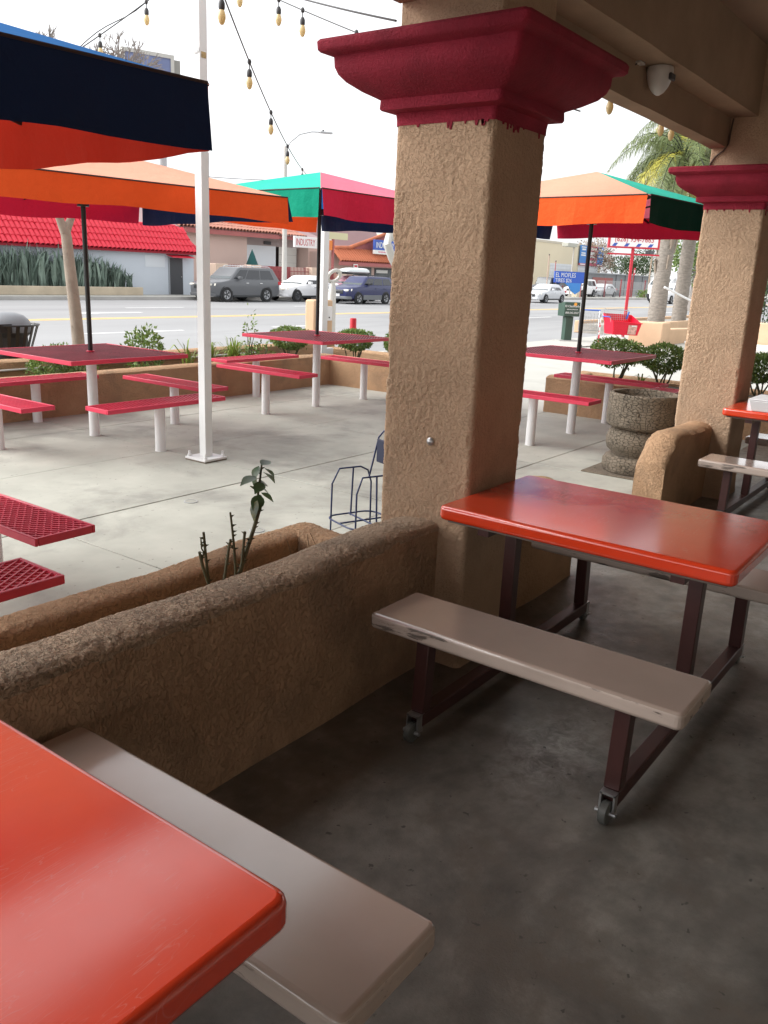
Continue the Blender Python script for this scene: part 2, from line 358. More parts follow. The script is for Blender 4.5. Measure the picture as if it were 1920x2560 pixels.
struct('yellow_bay_marking', mk, YELLOW)

# ---------------------------------------------------------------- arcade: columns, beam, ceiling, back wall
def rounded(x0,x1,y0,y1,r,n=4):
    P = []
    for cx,cy,a0 in ((x1-r,y1-r,0),(x0+r,y1-r,90),(x0+r,y0+r,180),(x1-r,y0+r,270)):
        for k in range(n+1):
            an = math.radians(a0+90*k/n); P.append((cx+r*math.cos(an), cy+r*math.sin(an)))
    return P
PROF = [(.003,2.090),(.006,2.112),(.046,2.118),(.050,2.124),(.048,2.154),(.060,2.160),(.097,2.178),(.139,2.204),(.160,2.228),(.170,2.252),(.172,2.284),(.180,2.290),(.206,2.296),(.214,2.304),(.216,2.328),(.208,2.338),(.0,2.345)]
def sm(a_,b_,x):
    t = max(0., min(1., (x-a_)/(b_-a_))); return t*t*(3-2*t)
def plaster(p, k=46, amp=.0020, fine=.0010):
    q = Vector((p[0]*k, p[1]*k, p[2]*k*.82)); n1 = pn.fractal(q, .9, 2.1, 3)
    m_ = sm(-.35, .45, pn.noise(Vector((p[0]*6+9, p[1]*6, p[2]*5))))
    return amp*(.35+.65*m_)*(sm(-.06,.06,n1)-.5) + fine*pn.noise(Vector(p)*170) + .0022*pn.noise(Vector(p)*7)
_shaft = []
def shaft_mesh(hx, hy):
    if _shaft: return _shaft[0]
    r = .02; P = []
    def side(a_, b_, n, nr):
        for k in range(n): t = k/n; P.append(((a_[0]+(b_[0]-a_[0])*t, a_[1]+(b_[1]-a_[1])*t), nr))
    def arc(cx, cy, a0, n):
        for k in range(n): an = math.radians(a0+90*k/n); P.append(((cx+r*math.cos(an), cy+r*math.sin(an)), (math.cos(an), math.sin(an))))
    side((r,0),(hx-r,0),84,(0,-1)); arc(hx-r,r,270,5); side((hx,r),(hx,hy-r),10,(1,0)); arc(hx-r,hy-r,0,4)
    side((hx-r,hy),(r,hy),10,(0,1)); arc(r,hy-r,90,5); side((0,hy-r),(0,r),90,(-1,0)); arc(r,r,180,6)
    rings = []; z = 0.
    while z < 2.08:
        ring = []
        for (x,y),(nx,ny) in P:
            d = plaster((x,y,z)) + .010*max(0,1-z/.10)
            chip = pn.noise(Vector((x*3,y*3,z*9+4)))
            if nx*ny != 0 and chip > .25: d -= .006*(chip-.25)*4
            ring.append((x+nx*d, y+ny*d, z))
        rings.append(ring); z += .0046
    _shaft.append(MB().loft(rings).mesh('shaft', smooth=math.radians(75))); return _shaft[0]
def column(X, label):
    c = thing('stucco_column', label, 'column', 'arcade columns', (X,1.603,0))
    hx, hy = .398, .422
    put('shaft', shaft_mesh(hx,hy), STUCCO, c)
    up = MB(); up.loft([[(x,y,z) for x,y in rounded(0,hx,0,hy,.015,3)] for z in (2.335,2.5,2.7,3.2)]).obj('upper_shaft', STUCCO, c, smooth=math.radians(40))
    cp = MB(); rings = []
    for o_,z in [(.0025,2.068+0)]+PROF:
        rings.append([(x,y,z+rnd(-.0012,.0012)) for x,y in rounded(-o_,hx+o_,-o_,hy+o_,.02,3)])
    cap = cp.loft(rings, caps=False).obj('capital', CAPRED, c, smooth=math.radians(38))
    # drips of red paint below the capital
    dr = MB()
    for side in range(2):
        for _ in range(9):
            t = rnd(.015,.40); w_ = rnd(.003,.008); L = rnd(.006,.022) if random.random()<.75 else rnd(.02,.040)
            z1 = 2.070
            if side == 0: pts = [(-.0042,t-w_,z1),(-.0042,t+w_,z1),(-.0042,t+w_*.5,z1-L),(-.0042,t-w_*.5,z1-L)]
            else: t = min(t,.385); pts = [(t-w_,-.0042,z1),(t+w_,-.0042,z1),(t+w_*.5,-.0042,z1-L),(t-w_*.5,-.0042,z1-L)]
            nrm = (.006,0,0) if side==0 else (0,.006,0)
            q = [(p[0]+nrm[0],p[1]+nrm[1],p[2]) for p in pts]
            dr.add(pts+q,[(0,1,2,3),(4,7,6,5),(0,4,5,1),(1,5,6,2),(2,6,7,3),(3,7,4,0)])
    tag(dr.obj('paint_drip', CAPRED, cap), kind='stuff')
    return c
column(2.764, 'large near stucco column with red capital beside the scratched red table')
column(6.525, 'further stucco column with red capital behind the carved urn planter')
column(10.286, 'third stucco column down the arcade past the furthest red table')
bolt = MB().lathe([(.016,0),(.016,.004),(.010,.010),(.0,.012)],n=14)
bo = bolt.obj('wall_bolt', STEEL, None, smooth=.6); bo.rotation_euler=(0,-PI/2,0); bo.location=(2.7625,1.79,.915); tag(bo,'small grey bolt head on the near column','bolt')

bm_ = thing('arcade_beam','tan stucco header beam running over the arcade columns','beam',loc=(0,0,0))
def beamseg(x0,x1):
    n = max(2,int((x1-x0)/.25)); rings=[]
    for k in range(n+1):
        x = x0+(x1-x0)*k/n; j = lambda: rnd(-.0025,.0025)
        rings.append([(x,2.027,3.75),(x,2.027+j(),2.475+j()),(x,1.914+j(),2.475+j()),(x,1.914+j(),2.665+j()),(x,1.738+j(),2.665+j()),(x,1.738,3.75)])
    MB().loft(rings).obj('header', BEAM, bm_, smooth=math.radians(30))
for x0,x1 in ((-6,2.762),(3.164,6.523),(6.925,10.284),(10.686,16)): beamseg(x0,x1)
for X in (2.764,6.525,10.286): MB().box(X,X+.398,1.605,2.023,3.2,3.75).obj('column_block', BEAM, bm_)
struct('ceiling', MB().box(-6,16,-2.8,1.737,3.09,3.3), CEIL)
struct('eave', MB().box(-6,16,2.031,2.98,3.16,3.28), flat((.50,.40,.30),'eave_paint',.9,var=.06))
struct('parapet_roof', MB().box(-6,16,-2.8,2.03,3.752,3.85), CEIL)
struct('building_wall', MB().box(-6,16,-2.8,-2.6,0,3.09), flat((.70,.62,.52),'wall_paint',.9,var=.08,vscale=.7,bump=.5,bscale=90))

# dome camera under the beam
dc = thing('dome_camera','white dome security camera hanging under the arcade beam','security camera',loc=(4.90,1.845,2.663))
WPL = flat((.62,.60,.57),'white_plastic',.35)
MB().lathe([(.066,0),(.070,-.012),(.070,-.03),(.064,-.062),(.050,-.098),(.030,-.125),(.010,-.138),(.0,-.14)],n=24).obj('dome_shell', WPL, dc, smooth=.7)
MB().box(-.035,.035,-.076,-.060,-.07,-.035).obj('lens_window', DARKM, dc, bevel=.006)
br = thing('light_clip','small white string light clip on the beam beside the camera','clip',loc=(4.745,1.905,2.664))
MB().box(-.035,.035,-.02,.015,-.012,0).obj('clip_plate', WPL, br, bevel=.002); MB().tube([(-.03,.0,-.012),(-.035,.02,-.028),(.01,.022,-.03)],.004,6).obj('clip_wire', DARKM, br)
cb = MB().tube([(6.512,1.895,2.66),(6.510,1.902,2.58),(6.510,1.906,2.50),(6.513,1.935,2.455),(6.517,1.985,2.42),(6.518,2.012,2.38),(6.517,2.016,2.346)],.006,8)
tag(cb.obj('wall_cable', flat((.11,.07,.05),'cable_brown',.6), None, smooth=.8),'brown cable running down the further column above its capital','cable')

# ---------------------------------------------------------------- low stucco walls and planters
def wall_mesh(x0,x1,y0,y1,top,dx=.06,crown=.045,zb=0,jit=.004,skew=0):
    n = max(2,int((x1-x0)/dx)); rings=[]
    for k in range(n+1):
        x = x0+(x1-x0)*k/n; t = top(x) if callable(top) else top
        wob = .006*math.sin(x*3.1)+.004*math.sin(x*7.7+1)
        W = y1-y0; P = [(y0,zb),(y0,zb+.03),(y0,t*.35),(y0,t*.65),(y0,t-crown-.035)]
        for s_ in range(0,9):
            u = s_/8; P.append((y0+W*u, (t-crown+crown*math.sin(PI*u)**.55 if 0<u<1 else t-crown)-skew*u*u))
        P += [(y1,t*.6),(y1,zb)]
        rings.append([(x, y+wob+rnd(-jit,jit)*(z>.02), z+rnd(-jit,jit)*.6*(z>.02)) for y,z in P])
    return MB().loft(rings)
def rough_wall(x0,x1,y0,y1,top,step=.0068,crown=.045,amp=.0032,skew=0,zb=0,k=58):
    W = y1-y0; P = []
    n = int((top-crown-zb)/step)
    for q in range(n): P.append((y0, zb+(top-crown-zb)*q/n))
    m_ = int((W+.06)/step)
    for q in range(m_+1):
        u = q/m_; a_ = PI*(1-u); y = y0+W*(.5+.5*math.copysign(abs(math.cos(a_))**.75, math.cos(a_))); z = top-crown+crown*math.sin(a_)**.6
        P.append((y, z-skew*((y-y0)/W)**2))
    for q in range(1,7): P.append((y1, (top-crown-skew)*(1-q/6)+zb*q/6))
    N_ = []
    for q in range(len(P)):
        a_, b_ = P[max(q-1,0)], P[min(q+1,len(P)-1)]; t = Vector((b_[0]-a_[0], b_[1]-a_[1])); t = t.normalized() if t.length > 1e-6 else Vector((0,1)); N_.append((-t.y, t.x))
    rings = []; nx = int((x1-x0)/step)
    for i_ in range(nx+1):
        x = x0+(x1-x0)*i_/nx; wob = .006*math.sin(x*3.1)+.004*math.sin(x*7.7+1); lift = .006*math.sin(x*2.3+.6)+.004*math.sin(x*5.9); ring = []
        for (y,z),(ny,nz) in zip(P,N_):
            up_ = sm(.05,.3,z)
            d = plaster((x,y,z), k, amp, .0020)*(.3+.7*up_) + .006*pn.noise(Vector((x*4,y*4,z*4)))*up_
            ring.append((x, y+wob+ny*d, z+nz*d+lift*up_))
        rings.append(ring)
    return MB().loft(rings)
# rose planter between the arcade and the patio: dining side wall, patio side wall, end and soil
pl = thing('rose_planter','long low stucco planter trough running up to the near column','planter',loc=(0,0,0))
w1 = rough_wall(.30,2.79,1.728,1.955,.603,skew=.022).obj('inner_wall', STUCCO_OLD, pl, smooth=math.radians(75))
# the crown of the inner wall carries the rough grey weathered render
me = w1.data; me.materials.append(STUCCO_CAP)
for p in me.polygons:
    c_ = p.center
    if c_.z > .562+.010*pn.noise(c_*9)+.006*pn.noise(c_*31): p.material_index = 1
rough_wall(.30,2.80,2.345,2.500,.436,step=.009,crown=.045,amp=.003).obj('outer_wall', STUCCO_OUT, pl, smooth=math.radians(75))
wall_mesh(-6,.302,1.728,1.955,.603,dx=.06,skew=.02).obj('inner_wall', STUCCO_OLD, pl, smooth=math.radians(50))
wall_mesh(-6,.302,2.345,2.500,.436,dx=.06).obj('outer_wall', STUCCO_OUT, pl, smooth=math.radians(50))
ew = rough_wall(1.93,2.42,2.62,2.80,.438,step=.009,crown=.04,amp=.003); ew.v = [(y,x,z) for x,y,z in ew.v]; ew.obj('end_wall', STUCCO_OUT, pl, smooth=math.radians(75))
sm_ = MB()
rings=[[(x, y, .30+rnd(-.012,.012)) for y in (1.94,2.0,2.06,2.12,2.18,2.25,2.36)] for x in [-6+8.66*k/220 for k in range(221)]]
sm_.loft(rings, closed=False).obj('soil', SOIL, pl, smooth=3)
# wall stubs with rounded ends either side of the arcade opening
def stub(x0,x1,rise,label):
    t = thing('low_wall', label,'wall','wall stubs beside the arcade opening',loc=(0,0,0))
    L=x1-x0
    def top(x):
        u = (x-x0)/L if rise>0 else (x1-x)/L
        d = u*L
        return .40+.185*math.sin(min(1,d/.30)*PI/2)-.02*max(0,(d-.3)/.7)
    wall_mesh(x0,x1,1.728,1.93,top,dx=.03,crown=.04).obj('wall_body', STUCCO_OUT, t, smooth=math.radians(50)); return t
stub(5.50,6.527,1,'rounded low stucco wall stub in front of the further column')
stub(3.160,4.15,-1,'low stucco wall stub behind the scratched red table past the near column')

# street side planter: patio wall, back wall, wing
p2 = thing('street_planter','tan stucco L-shaped planter wall along the street edge of the patio','planter',loc=(0,0,0))
wall_mesh(-6,9.16,7.66,7.88,.415,dx=.12,crown=.025,jit=.005).obj('front_wall', STUCCO_OUT, p2, smooth=math.radians(50))
wall_mesh(-6,10.7,8.86,9.08,.44,dx=.12,crown=.025,zb=-.15,jit=.005).obj('back_wall', STUCCO_OUT, p2, smooth=math.radians(50))
wing = wall_mesh(5.9,7.90,9.15,9.37,.40,dx=.12,crown=.025,jit=.005)
wing.v = [(y,x,z) for x,y,z in wing.v]; wing.obj('wing_wall', STUCCO_OUT, p2, smooth=math.radians(50))
wing = wall_mesh(5.9,9.0,10.5,10.7,.36,dx=.12,crown=.025,zb=-.15,jit=.005)
wing.v = [(y,x,z) for x,y,z in wing.v]; wing.obj('wing_back_wall', STUCCO_OUT, p2, smooth=math.radians(50))
MB().box(9.2,10.6,5.88,6.08,-.1,.37).obj('wing_end_wall', STUCCO_OUT, p2, bevel=.03)
MB().box(-6,9.3,7.8,8.9,-.1,.24).obj('soil', SOIL, p2); MB().box(9.3,10.55,6.0,8.9,-.1,.235).obj('soil', SOIL, p2)
p3 = thing('driveway_planter','tan stucco planter wall with two clipped shrubs by the mesh table','planter',loc=(0,0,0))
for nm,y0,y1,x0,x1,zz in (('front_wall',-3,4.5,9.40,9.62,.435),('back_wall',-3,4.5,10.35,10.55,.42)):
    wl = wall_mesh(y0,y1,x0,x1,zz,dx=.1,crown=.03,zb=-.1,jit=.005); wl.v=[(y,x,z) for x,y,z in wl.v]; wl.obj(nm, STUCCO_OUT, p3, smooth=math.radians(50))
MB().box(9.45,10.5,4.32,4.52,-.1,.415).obj('end_wall', STUCCO_OUT, p3, bevel=.04)
MB().box(9.6,10.4,-3,4.4,-.1,.36).obj('soil', SOIL, p3)
cnd = MB()
for x0,x1 in ((-6,4.5),(4.53,8.9)): cnd.tube([(x0,8.845,.335),(x1,8.845,.345)],.012,8)
tag(cnd.obj('irrigation_pipe', flat((.68,.68,.66),'pvc_white',.5), None, smooth=.8),'thin white irrigation pipe along the inside of the street planter','pipe')

# ================================================================ FURNITURE UNDER THE ROOF
def picnic(cx, cy, label, wear=1, casters=True):
    t = thing('picnic_table', label, 'table', 'red topped picnic tables under the arcade', (cx,cy,0))
    hw, hl = .352, .528
    # top with an under lip
    MB().prism(rounded(-hw,hw,-hl,hl,.028,4),'z',.684,.737).obj('tabletop', REDTOP, t, bevel=.014, seg=3)
    MB().box(-hw+.03,hw-.03,-hl+.03,hl-.03,.672,.6835).obj('underside_panel', flat((.16,.13,.11),'underside_grey',.7), t)
    for s_ in (-1,1):
        st = MB().prism(rounded(s_*.595-.140,s_*.595+.140,-.535,.535,.022,4),'z',.376,.430).obj('seat', SEATM, t, bevel=.013, seg=3)
        st.data.materials.append(SEATEDGE)
        for p in st.data.polygons:
            if p.normal.z < .45: p.material_index = 1
    for s_ in (-1,1):
        y = s_*.350
        MB().bar((-.690,y,.075),(.690,y,.075),.050,.050).obj('floor_rail', MAROON, t, bevel=.004)
        for x,zt in ((-.665,.388),(.665,.388)):
            MB().bar((x,y,.100),(x*.975,y,zt-.012),.050,.050,up=(0,1,0)).obj('seat_leg', MAROON, t, bevel=.004)
        MB().bar((-.075,y,.100),(-.075,y,.672),.050,.050,up=(0,1,0)).obj('table_leg', MAROON, t, bevel=.004)
        MB().bar((-.32,y,.660),(.32,y,.660),.045,.022).obj('top_bracket', MAROON, t)
        for x in (-.63,.63): MB().bar((x-.06,y,.366),(x+.06,y,.366),.04,.018).obj('seat_bracket', MAROON, t)
        for x in ((-.715,.715) if casters else ()):
            k = MB(); sg = 1 if x>0 else -1
            k.box(min(x-sg*.03,x),max(x-sg*.03,x)+.001,y-.024,y-.018,.035,.098).box(min(x-sg*.03,x),max(x-sg*.03,x)+.001,y+.018,y+.024,.035,.098).box(min(x-sg*.04,x),max(x-sg*.04,x),y-.024,y+.024,.092,.099)
            ca = k.obj('caster', STEEL, t)
            MB().lathe([(.012,-.014),(.030,-.014),(.036,-.010),(.036,.010),(.030,.014),(.012,.014)],n=18).obj('wheel', flat((.10,.105,.10),'caster_rubber',.35), ca, loc=(x,y,.0365), smooth=.6).rotation_euler=(PI/2,0,0)
            MB().tube([(x,y-.032,.0365),(x,y+.032,.0365)],.007,8).obj('axle', STEEL, ca)
    return t
picnic(.372,1.172,'glossy red picnic table in the near corner with scratched top')
picnic(2.895,1.072,'scratched red picnic table on casters pushed against the near column')
picnic(6.49,1.06,'furthest red picnic table with a white box on it beyond the further column')
bx = thing('paper_box','small white takeaway box standing on the furthest red table','box',loc=(6.30,1.20,.738))
MB().add([(-.15,-.2,0),(.15,-.2,0),(.15,.2,0),(-.15,.2,0),(-.17,-.22,.075),(.17,-.22,.075),(.17,.22,.075),(-.17,.22,.075)],[(0,3,2,1),(0,1,5,4),(1,2,6,5),(2,3,7,6),(3,0,4,7),(4,5,6,7)]).obj('tray', flat((.82,.82,.84),'white_card',.5), bx, bevel=.006)
MB().box(-.172,.172,-.222,.222,.076,.084).obj('lid', flat((.80,.80,.82),'white_card_lid',.5), bx, bevel=.003)

# navy high chair frame left of the near column
hc = thing('high_chair','navy tubular metal high chair frame half hidden by the near column','chair',loc=(3.84,2.93,0),rz=math.radians(-20)); hc.scale=(.64,.64,.64)
def nt_(nm,*paths,r=.0085): 
    m_=MB()
    for p in paths: m_.tube(p,r,8)
    return m_.obj(nm, NAVYM, hc, smooth=.9)
nt_('leg',[(-.22,.22,0),(-.215,.215,.52),(-.15,.20,.66),(.08,.20,.66)])
nt_('leg',[(-.22,-.22,0),(-.215,-.215,.52),(-.15,-.20,.66),(.08,-.20,.66)])
nt_('leg',[(.22,.22,0),(.205,.205,.5),(.16,.2,.62),(.08,.2,.66)]); nt_('leg',[(.22,-.22,0),(.205,-.205,.5),(.16,-.2,.62),(.08,-.2,.66)])
nt_('side_rod',[(0,.225,.19),(0,.20,.66)]); nt_('side_rod',[(0,-.225,.19),(0,-.20,.66)])
ring=[(x,y,.20) for x,y in rounded(-.26,.26,-.26,.26,.12,5)]
nt_('foot_ring', ring+[ring[0]]); nt_('cross_rod',[(-.25,0,.20),(.25,0,.20)],[(0,-.25,.20),(0,.25,.20)])
nt_('back_hoop',[(.17,-.19,.55),(.22,-.19,.75),(.25,-.17,.93),(.26,-.10,1.0),(.26,.10,1.0),(.25,.17,.93),(.22,.19,.75),(.17,.19,.55)])
MB().box(.225,.245,-.165,.165,.70,.92).obj('backrest', flat((.006,.010,.035),'navy_vinyl',.5), hc, bevel=.008)

# carved trunk-like urn beside the further column
ur = thing('urn_planter','grey brown cracked concrete urn planter standing by the further column','urn',loc=(6.98,2.43,0)); ur.scale=(.87,.87,.97)
URN = mat('cracked_urn', (.175,.142,.105), .93, var=.22, vscale=5, col2=(.12,.10,.075), mask=(6,.5,.7,2.0), bump=1.0, bscale=40, bdist=.01)
t_=URN.node_tree; N=t_.nodes; b_=N['Principled BSDF']
vo=N.new('ShaderNodeTexVoronoi'); vo.feature='DISTANCE_TO_EDGE'; vo.inputs['Randomness'].default_value=.75; vo.inputs['Scale'].default_value=27
mp=N.new('ShaderNodeMapping'); mp.inputs['Scale'].default_value=(.8,.8,1.7); tc=N.new('ShaderNodeTexCoord'); t_.links.new(tc.outputs['Object'],mp.inputs[0]); t_.links.new(mp.outputs[0],vo.inputs['Vector'])
rp=N.new('ShaderNodeValToRGB'); rp.color_ramp.elements[0].position=0; rp.color_ramp.elements[1].position=.06; t_.links.new(vo.outputs[0],rp.inputs[0])
bu=N.new('ShaderNodeBump'); bu.inputs['Strength'].default_value=1; bu.inputs['Distance'].default_value=.012; t_.links.new(rp.outputs[0],bu.inputs['Height'])
old=b_.inputs['Normal'].links[0].from_socket; t_.links.new(old,bu.inputs['Normal']); t_.links.new(bu.outputs[0],b_.inputs['Normal'])
mx=N.new('ShaderNodeMix'); mx.data_type='RGBA'; mx.blend_type='MULTIPLY'; mx.inputs[0].default_value=1
rp2=N.new('ShaderNodeValToRGB'); rp2.color_ramp.elements[0].color=(.45,.43,.40,1); rp2.color_ramp.elements[1].position=.05; t_.links.new(vo.outputs[0],rp2.inputs[0])
t_.links.new(b_.inputs['Base Color'].links[0].from_socket,mx.inputs[6]); t_.links.new(rp2.outputs[0],mx.inputs[7]); t_.links.new(mx.outputs[2],b_.inputs['Base Color'])
def urn_part(nm,prof,n=40,jit=.003,caps=True): MB().lathe(prof,n=n,caps=caps).obj(nm, URN, ur, smooth=.7, jit=jit)
urn_part('foot',[(.29,.0),(.325,.02),(.335,.06),(.33,.11),(.31,.14),(.27,.155)])
urn_part('waist',[(.25,.15),(.255,.17),(.30,.21),(.318,.25),(.32,.30),(.30,.35),(.265,.385),(.25,.40)])
urn_part('bowl',[(.255,.39),(.31,.40),(.333,.425),(.338,.50),(.336,.58),(.332,.64),(.335,.675),(.325,.69),(.295,.69),(.287,.68),(.282,.62),(.278,.57),(.0,.565)],caps=False)
MB().box(-.40,.40,-.40,.40,.0,.012).obj('base_slab', URN, ur, bevel=.004)

# ================================================================ PATIO TABLE SETS
def mesh_panel(hx,hy,z,pitch=.030,bw=.0065,th=.010,ang=34):
    m_=MB()
    for sg in (1,-1):
        an=math.radians(ang)*sg; d=(math.cos(an),math.sin(an)); nv=(-d[1],d[0]); ext=hx*abs(nv[0])+hy*abs(nv[1]); k=-ext+pitch*.4
        zz = z if sg>0 else z-.0035
        while k<ext:
            t0,t1=-9,9; ok=True
            for p_,dd,h_ in ((nv[0]*k,d[0],hx),(nv[1]*k,d[1],hy)):
                if abs(dd)<1e-6: ok = ok and abs(p_)<h_; continue
                a_,b_=sorted(((-h_-p_)/dd,(h_-p_)/dd)); t0=max(t0,a_); t1=min(t1,b_)
            if ok and t1-t0>.01:
                m_.bar((nv[0]*k+d[0]*t0,nv[1]*k+d[1]*t0,zz-th/2),(nv[0]*k+d[0]*t1,nv[1]*k+d[1]*t1,zz-th/2),bw,th)
            k+=pitch
    return m_
_tops={}
def rim(hx,hy,z,h=.036,w_=.016):
    m_=MB(); m_.box(-hx,hx,-hy,-hy+w_,z-h,z).box(-hx,hx,hy-w_,hy,z-h,z).box(-hx,-hx+w_,-hy+w_,hy-w_,z-h,z).box(hx-w_,hx,-hy+w_,hy-w_,z-h,z); return m_
def patio_table(cx,cy,zt,label):
    t=thing('patio_table',label,'table','red mesh tables on the patio',(cx,cy,0))
    if 'tt' not in _tops:
        _tops['tt']=mesh_panel(.585,.585,0).mesh('mesh_panel'); _tops['tr']=rim(.6,.6,.001).mesh('rim',bevel=.003,seg=1)
    tag(put('mesh_panel',_tops['tt'],REDTABLE,t,(0,0,zt-.002)),kind='stuff'); put('rim',_tops['tr'],REDMESH,t,(0,0,zt))
    m_=MB()
    for a_ in (0,PI/2): 
        c,s_=math.cos(a_),math.sin(a_); m_.bar((-.55*c,-.55*s_,zt-.025),(.55*c,.55*s_,zt-.025),.035,.012)
    m_.obj('support_frame', REDMESH, t)
    MB().lathe([(.036,0),(.036,.01),(.0,.011)],n=16).obj('pole_collar', REDMESH, t, loc=(0,0,zt), smooth=.6)
    MB().lathe([(.046,0),(.0445,.03),(.0445,zt-.03)],n=20).obj('pedestal', WHITE, t, smooth=.6)
    return t
def patio_bench(cx,cy,along,z,label):
    t=thing('patio_bench',label,'bench','red mesh benches around the patio tables',(cx,cy,0),0 if along=='x' else PI/2)
    if 'bt' not in _tops:
        _tops['bt']=mesh_panel(.60,.132,0).mesh('mesh_panel'); _tops['br']=rim(.615,.145,.001).mesh('rim',bevel=.003,seg=1)
    tag(put('mesh_panel',_tops['bt'],REDMESH,t,(0,0,z-.002)),kind='stuff'); put('rim',_tops['br'],REDMESH,t,(0,0,z))
    MB().bar((-.55,0,z-.02),(.55,0,z-.02),.035,.012).obj('support_frame', REDMESH, t)
    MB().lathe([(.046,0),(.0445,.03),(.0445,z-.028)],n=18).obj('leg', WHITE, t, smooth=.6)
    return t
PIPE = flat((.05,.03,.03),'dark_piping',.8)
def umbrella(cx,cy,zv,zt,za,rot,cols,label,base=.3,half=1.2):
    # cols: order -X,-Y,+X,+Y as (top material, valance material)
    t=thing('patio_umbrella',label,'umbrella','square canvas umbrellas over the patio tables',(cx,cy,0),math.radians(rot))
    MB().tube([(0,0,base),(0,0,za-.02)],.0205,14).obj('pole', BLACKM, t, smooth=.8)
    MB().lathe([(.05,0),(.05,.06),(.03,.07)],n=14).obj('slider', BLACKM, t, loc=(0,0,zt-.14), smooth=.7)
    corners=[(-half,-half),(half,-half),(half,half),(-half,half)]
    for k,(i,j) in enumerate(((3,0),(0,1),(1,2),(2,3))):
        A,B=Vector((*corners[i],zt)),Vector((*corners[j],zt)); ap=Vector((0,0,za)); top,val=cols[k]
        m_=MB(); n=8; rows=[]
        for r in range(n+1):
            u=r/n; row=[]
            for q in range(n+1):
                w_=q/n; p=ap.lerp(A.lerp(B,w_),u); e=math.sin(PI*w_); p.z-=.016*e*math.sin(PI*u); p=p.lerp(Vector((0,0,p.z)),.018*e*u); row.append(p)
            rows.append(row)
        o=0
        for r in range(n):
            for q in range(n):
                m_.add([rows[r][q],rows[r][q+1],rows[r+1][q+1],rows[r+1][q]],[(0,1,2,3)])
        bmx=m_.mesh('canopy_panel',recalc=False,smooth=3)
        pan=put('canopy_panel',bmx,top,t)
        # valance: hangs from the edge, a little wavy, slit at the corners
        out=((A+B)/2); out.z=0; out.normalize(); dz=zt-zv; m_=MB(); N_=26; g=.006; rows=[]
        for r in range(5):
            v=r/4; row=[]
            for q in range(N_+1):
                w_=g+(1-2*g)*q/N_; p=rows[0][q].copy() if False else A.lerp(B,w_); p=p.lerp(Vector((0,0,p.z)),.018*math.sin(PI*w_))
                amp=.018*v*math.sin(w_*9+k*1.7+cx)+.010*v*math.sin(w_*23+cy)+.007*v*math.sin(w_*47+cx*3)+.03*v*abs(2*w_-1)**6
                p=p+out*(.004+amp); p.z=zt-dz*v+.010*v*math.sin(w_*5+k+cx)+.006*v*math.sin(w_*17+k); row.append(p)
            rows.append(row)
        for r in range(4):
            for q in range(N_): m_.add([rows[r][q],rows[r][q+1],rows[r+1][q+1],rows[r+1][q]],[(0,1,2,3)])
        put('valance',m_.mesh('valance',recalc=False,smooth=3),val,pan)
        MB().tube([rows[0][q]+Vector((0,0,.002)) for q in range(N_+1)],.006,6).obj('piping', PIPE, pan)
    for k in range(8):
        an=2*PI*k/8+PI/4; L=half*(math.sqrt(2) if k%2==0 else 1)*.985
        L*=.985; e=Vector((math.cos(an)*L,math.sin(an)*L,zt-(.02 if k%2==0 else .045))); ap=Vector((0,0,za-(.05 if k%2==0 else .09)))
        rb=MB().bar(ap,e+Vector((0,0,-.004)),.012,.02).obj('rib', BLACKM, t)
        mid=ap.lerp(e,.52)
        MB().bar((0,0,zt-.10),mid,.010,.016).obj('strut', BLACKM, rb)
    return t
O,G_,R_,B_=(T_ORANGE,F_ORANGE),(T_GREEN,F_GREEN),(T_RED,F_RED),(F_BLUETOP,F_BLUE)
S0=(1.08,3.73,.755,.425); S1=(4.61,6.63,.755,.425); S2=(7.50,6.48,.812,.487); S3=(8.26,3.62,.835,.500)
patio_table(*S0[:3],'square red mesh table under the dark blue umbrella, just outside the rose planter')
patio_table(*S1[:3],'square red mesh table under the orange umbrella behind the square white post')
patio_table(*S2[:3],'square red mesh table in the planter corner under the green and red umbrella')
patio_table(*S3[:3],'square red mesh table under the orange and green umbrella right of the near column')
patio_bench(S0[0],S0[1]-.92,'x',S0[3],'nearest red mesh bench, closest to the rose planter')
patio_bench(S0[0]+.92,S0[1],'y',S0[3],'red mesh bench just beyond the nearest bench, ending near the rose planter')
patio_bench(S1[0],S1[1]-.92,'x',S1[3],'red bench crossing behind the square white post, in front of its table')
patio_bench(S1[0]+.93,S1[1],'y',S1[3],'red bench between the square white post and the street planter wall')
patio_bench(S1[0],S1[1]+.91,'x',S1[3],'red bench against the street planter wall behind the orange umbrella table')
patio_bench(S1[0]-.92,S1[1],'y',S1[3],'red bench with worn white edge spots cut by the picture edge')
patio_bench(S2[0]-.83,S2[1],'y',S2[3],'front red bench of the corner table, with its leg free on the floor')
patio_bench(S2[0],S2[1]+.97,'x',S2[3],'red bench behind the corner table, along the street planter wall')
patio_bench(S2[0]+.90,S2[1],'y',S2[3],'red bench at the planter wing wall, partly hidden by the near column')
patio_bench(S3[0]-.92,S3[1],'y',S3[3],'red mesh bench coming out from behind the near column')
patio_bench(S3[0]+.93,S3[1],'y',S3[3],'red mesh bench along the driveway planter with clipped shrubs')
patio_bench(S3[0]+.05,S3[1]-.78,'x',S3[3],'red bench seen above the urn rim beside the further column')
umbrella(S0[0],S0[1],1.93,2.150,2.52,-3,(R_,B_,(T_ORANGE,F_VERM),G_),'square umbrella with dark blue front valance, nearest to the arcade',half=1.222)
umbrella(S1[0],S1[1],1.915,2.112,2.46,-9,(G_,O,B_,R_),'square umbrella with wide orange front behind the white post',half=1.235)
umbrella(S2[0],S2[1],2.005,2.250,2.555,-4,(G_,R_,B_,O),'square umbrella showing green and pink red sides over the corner table')
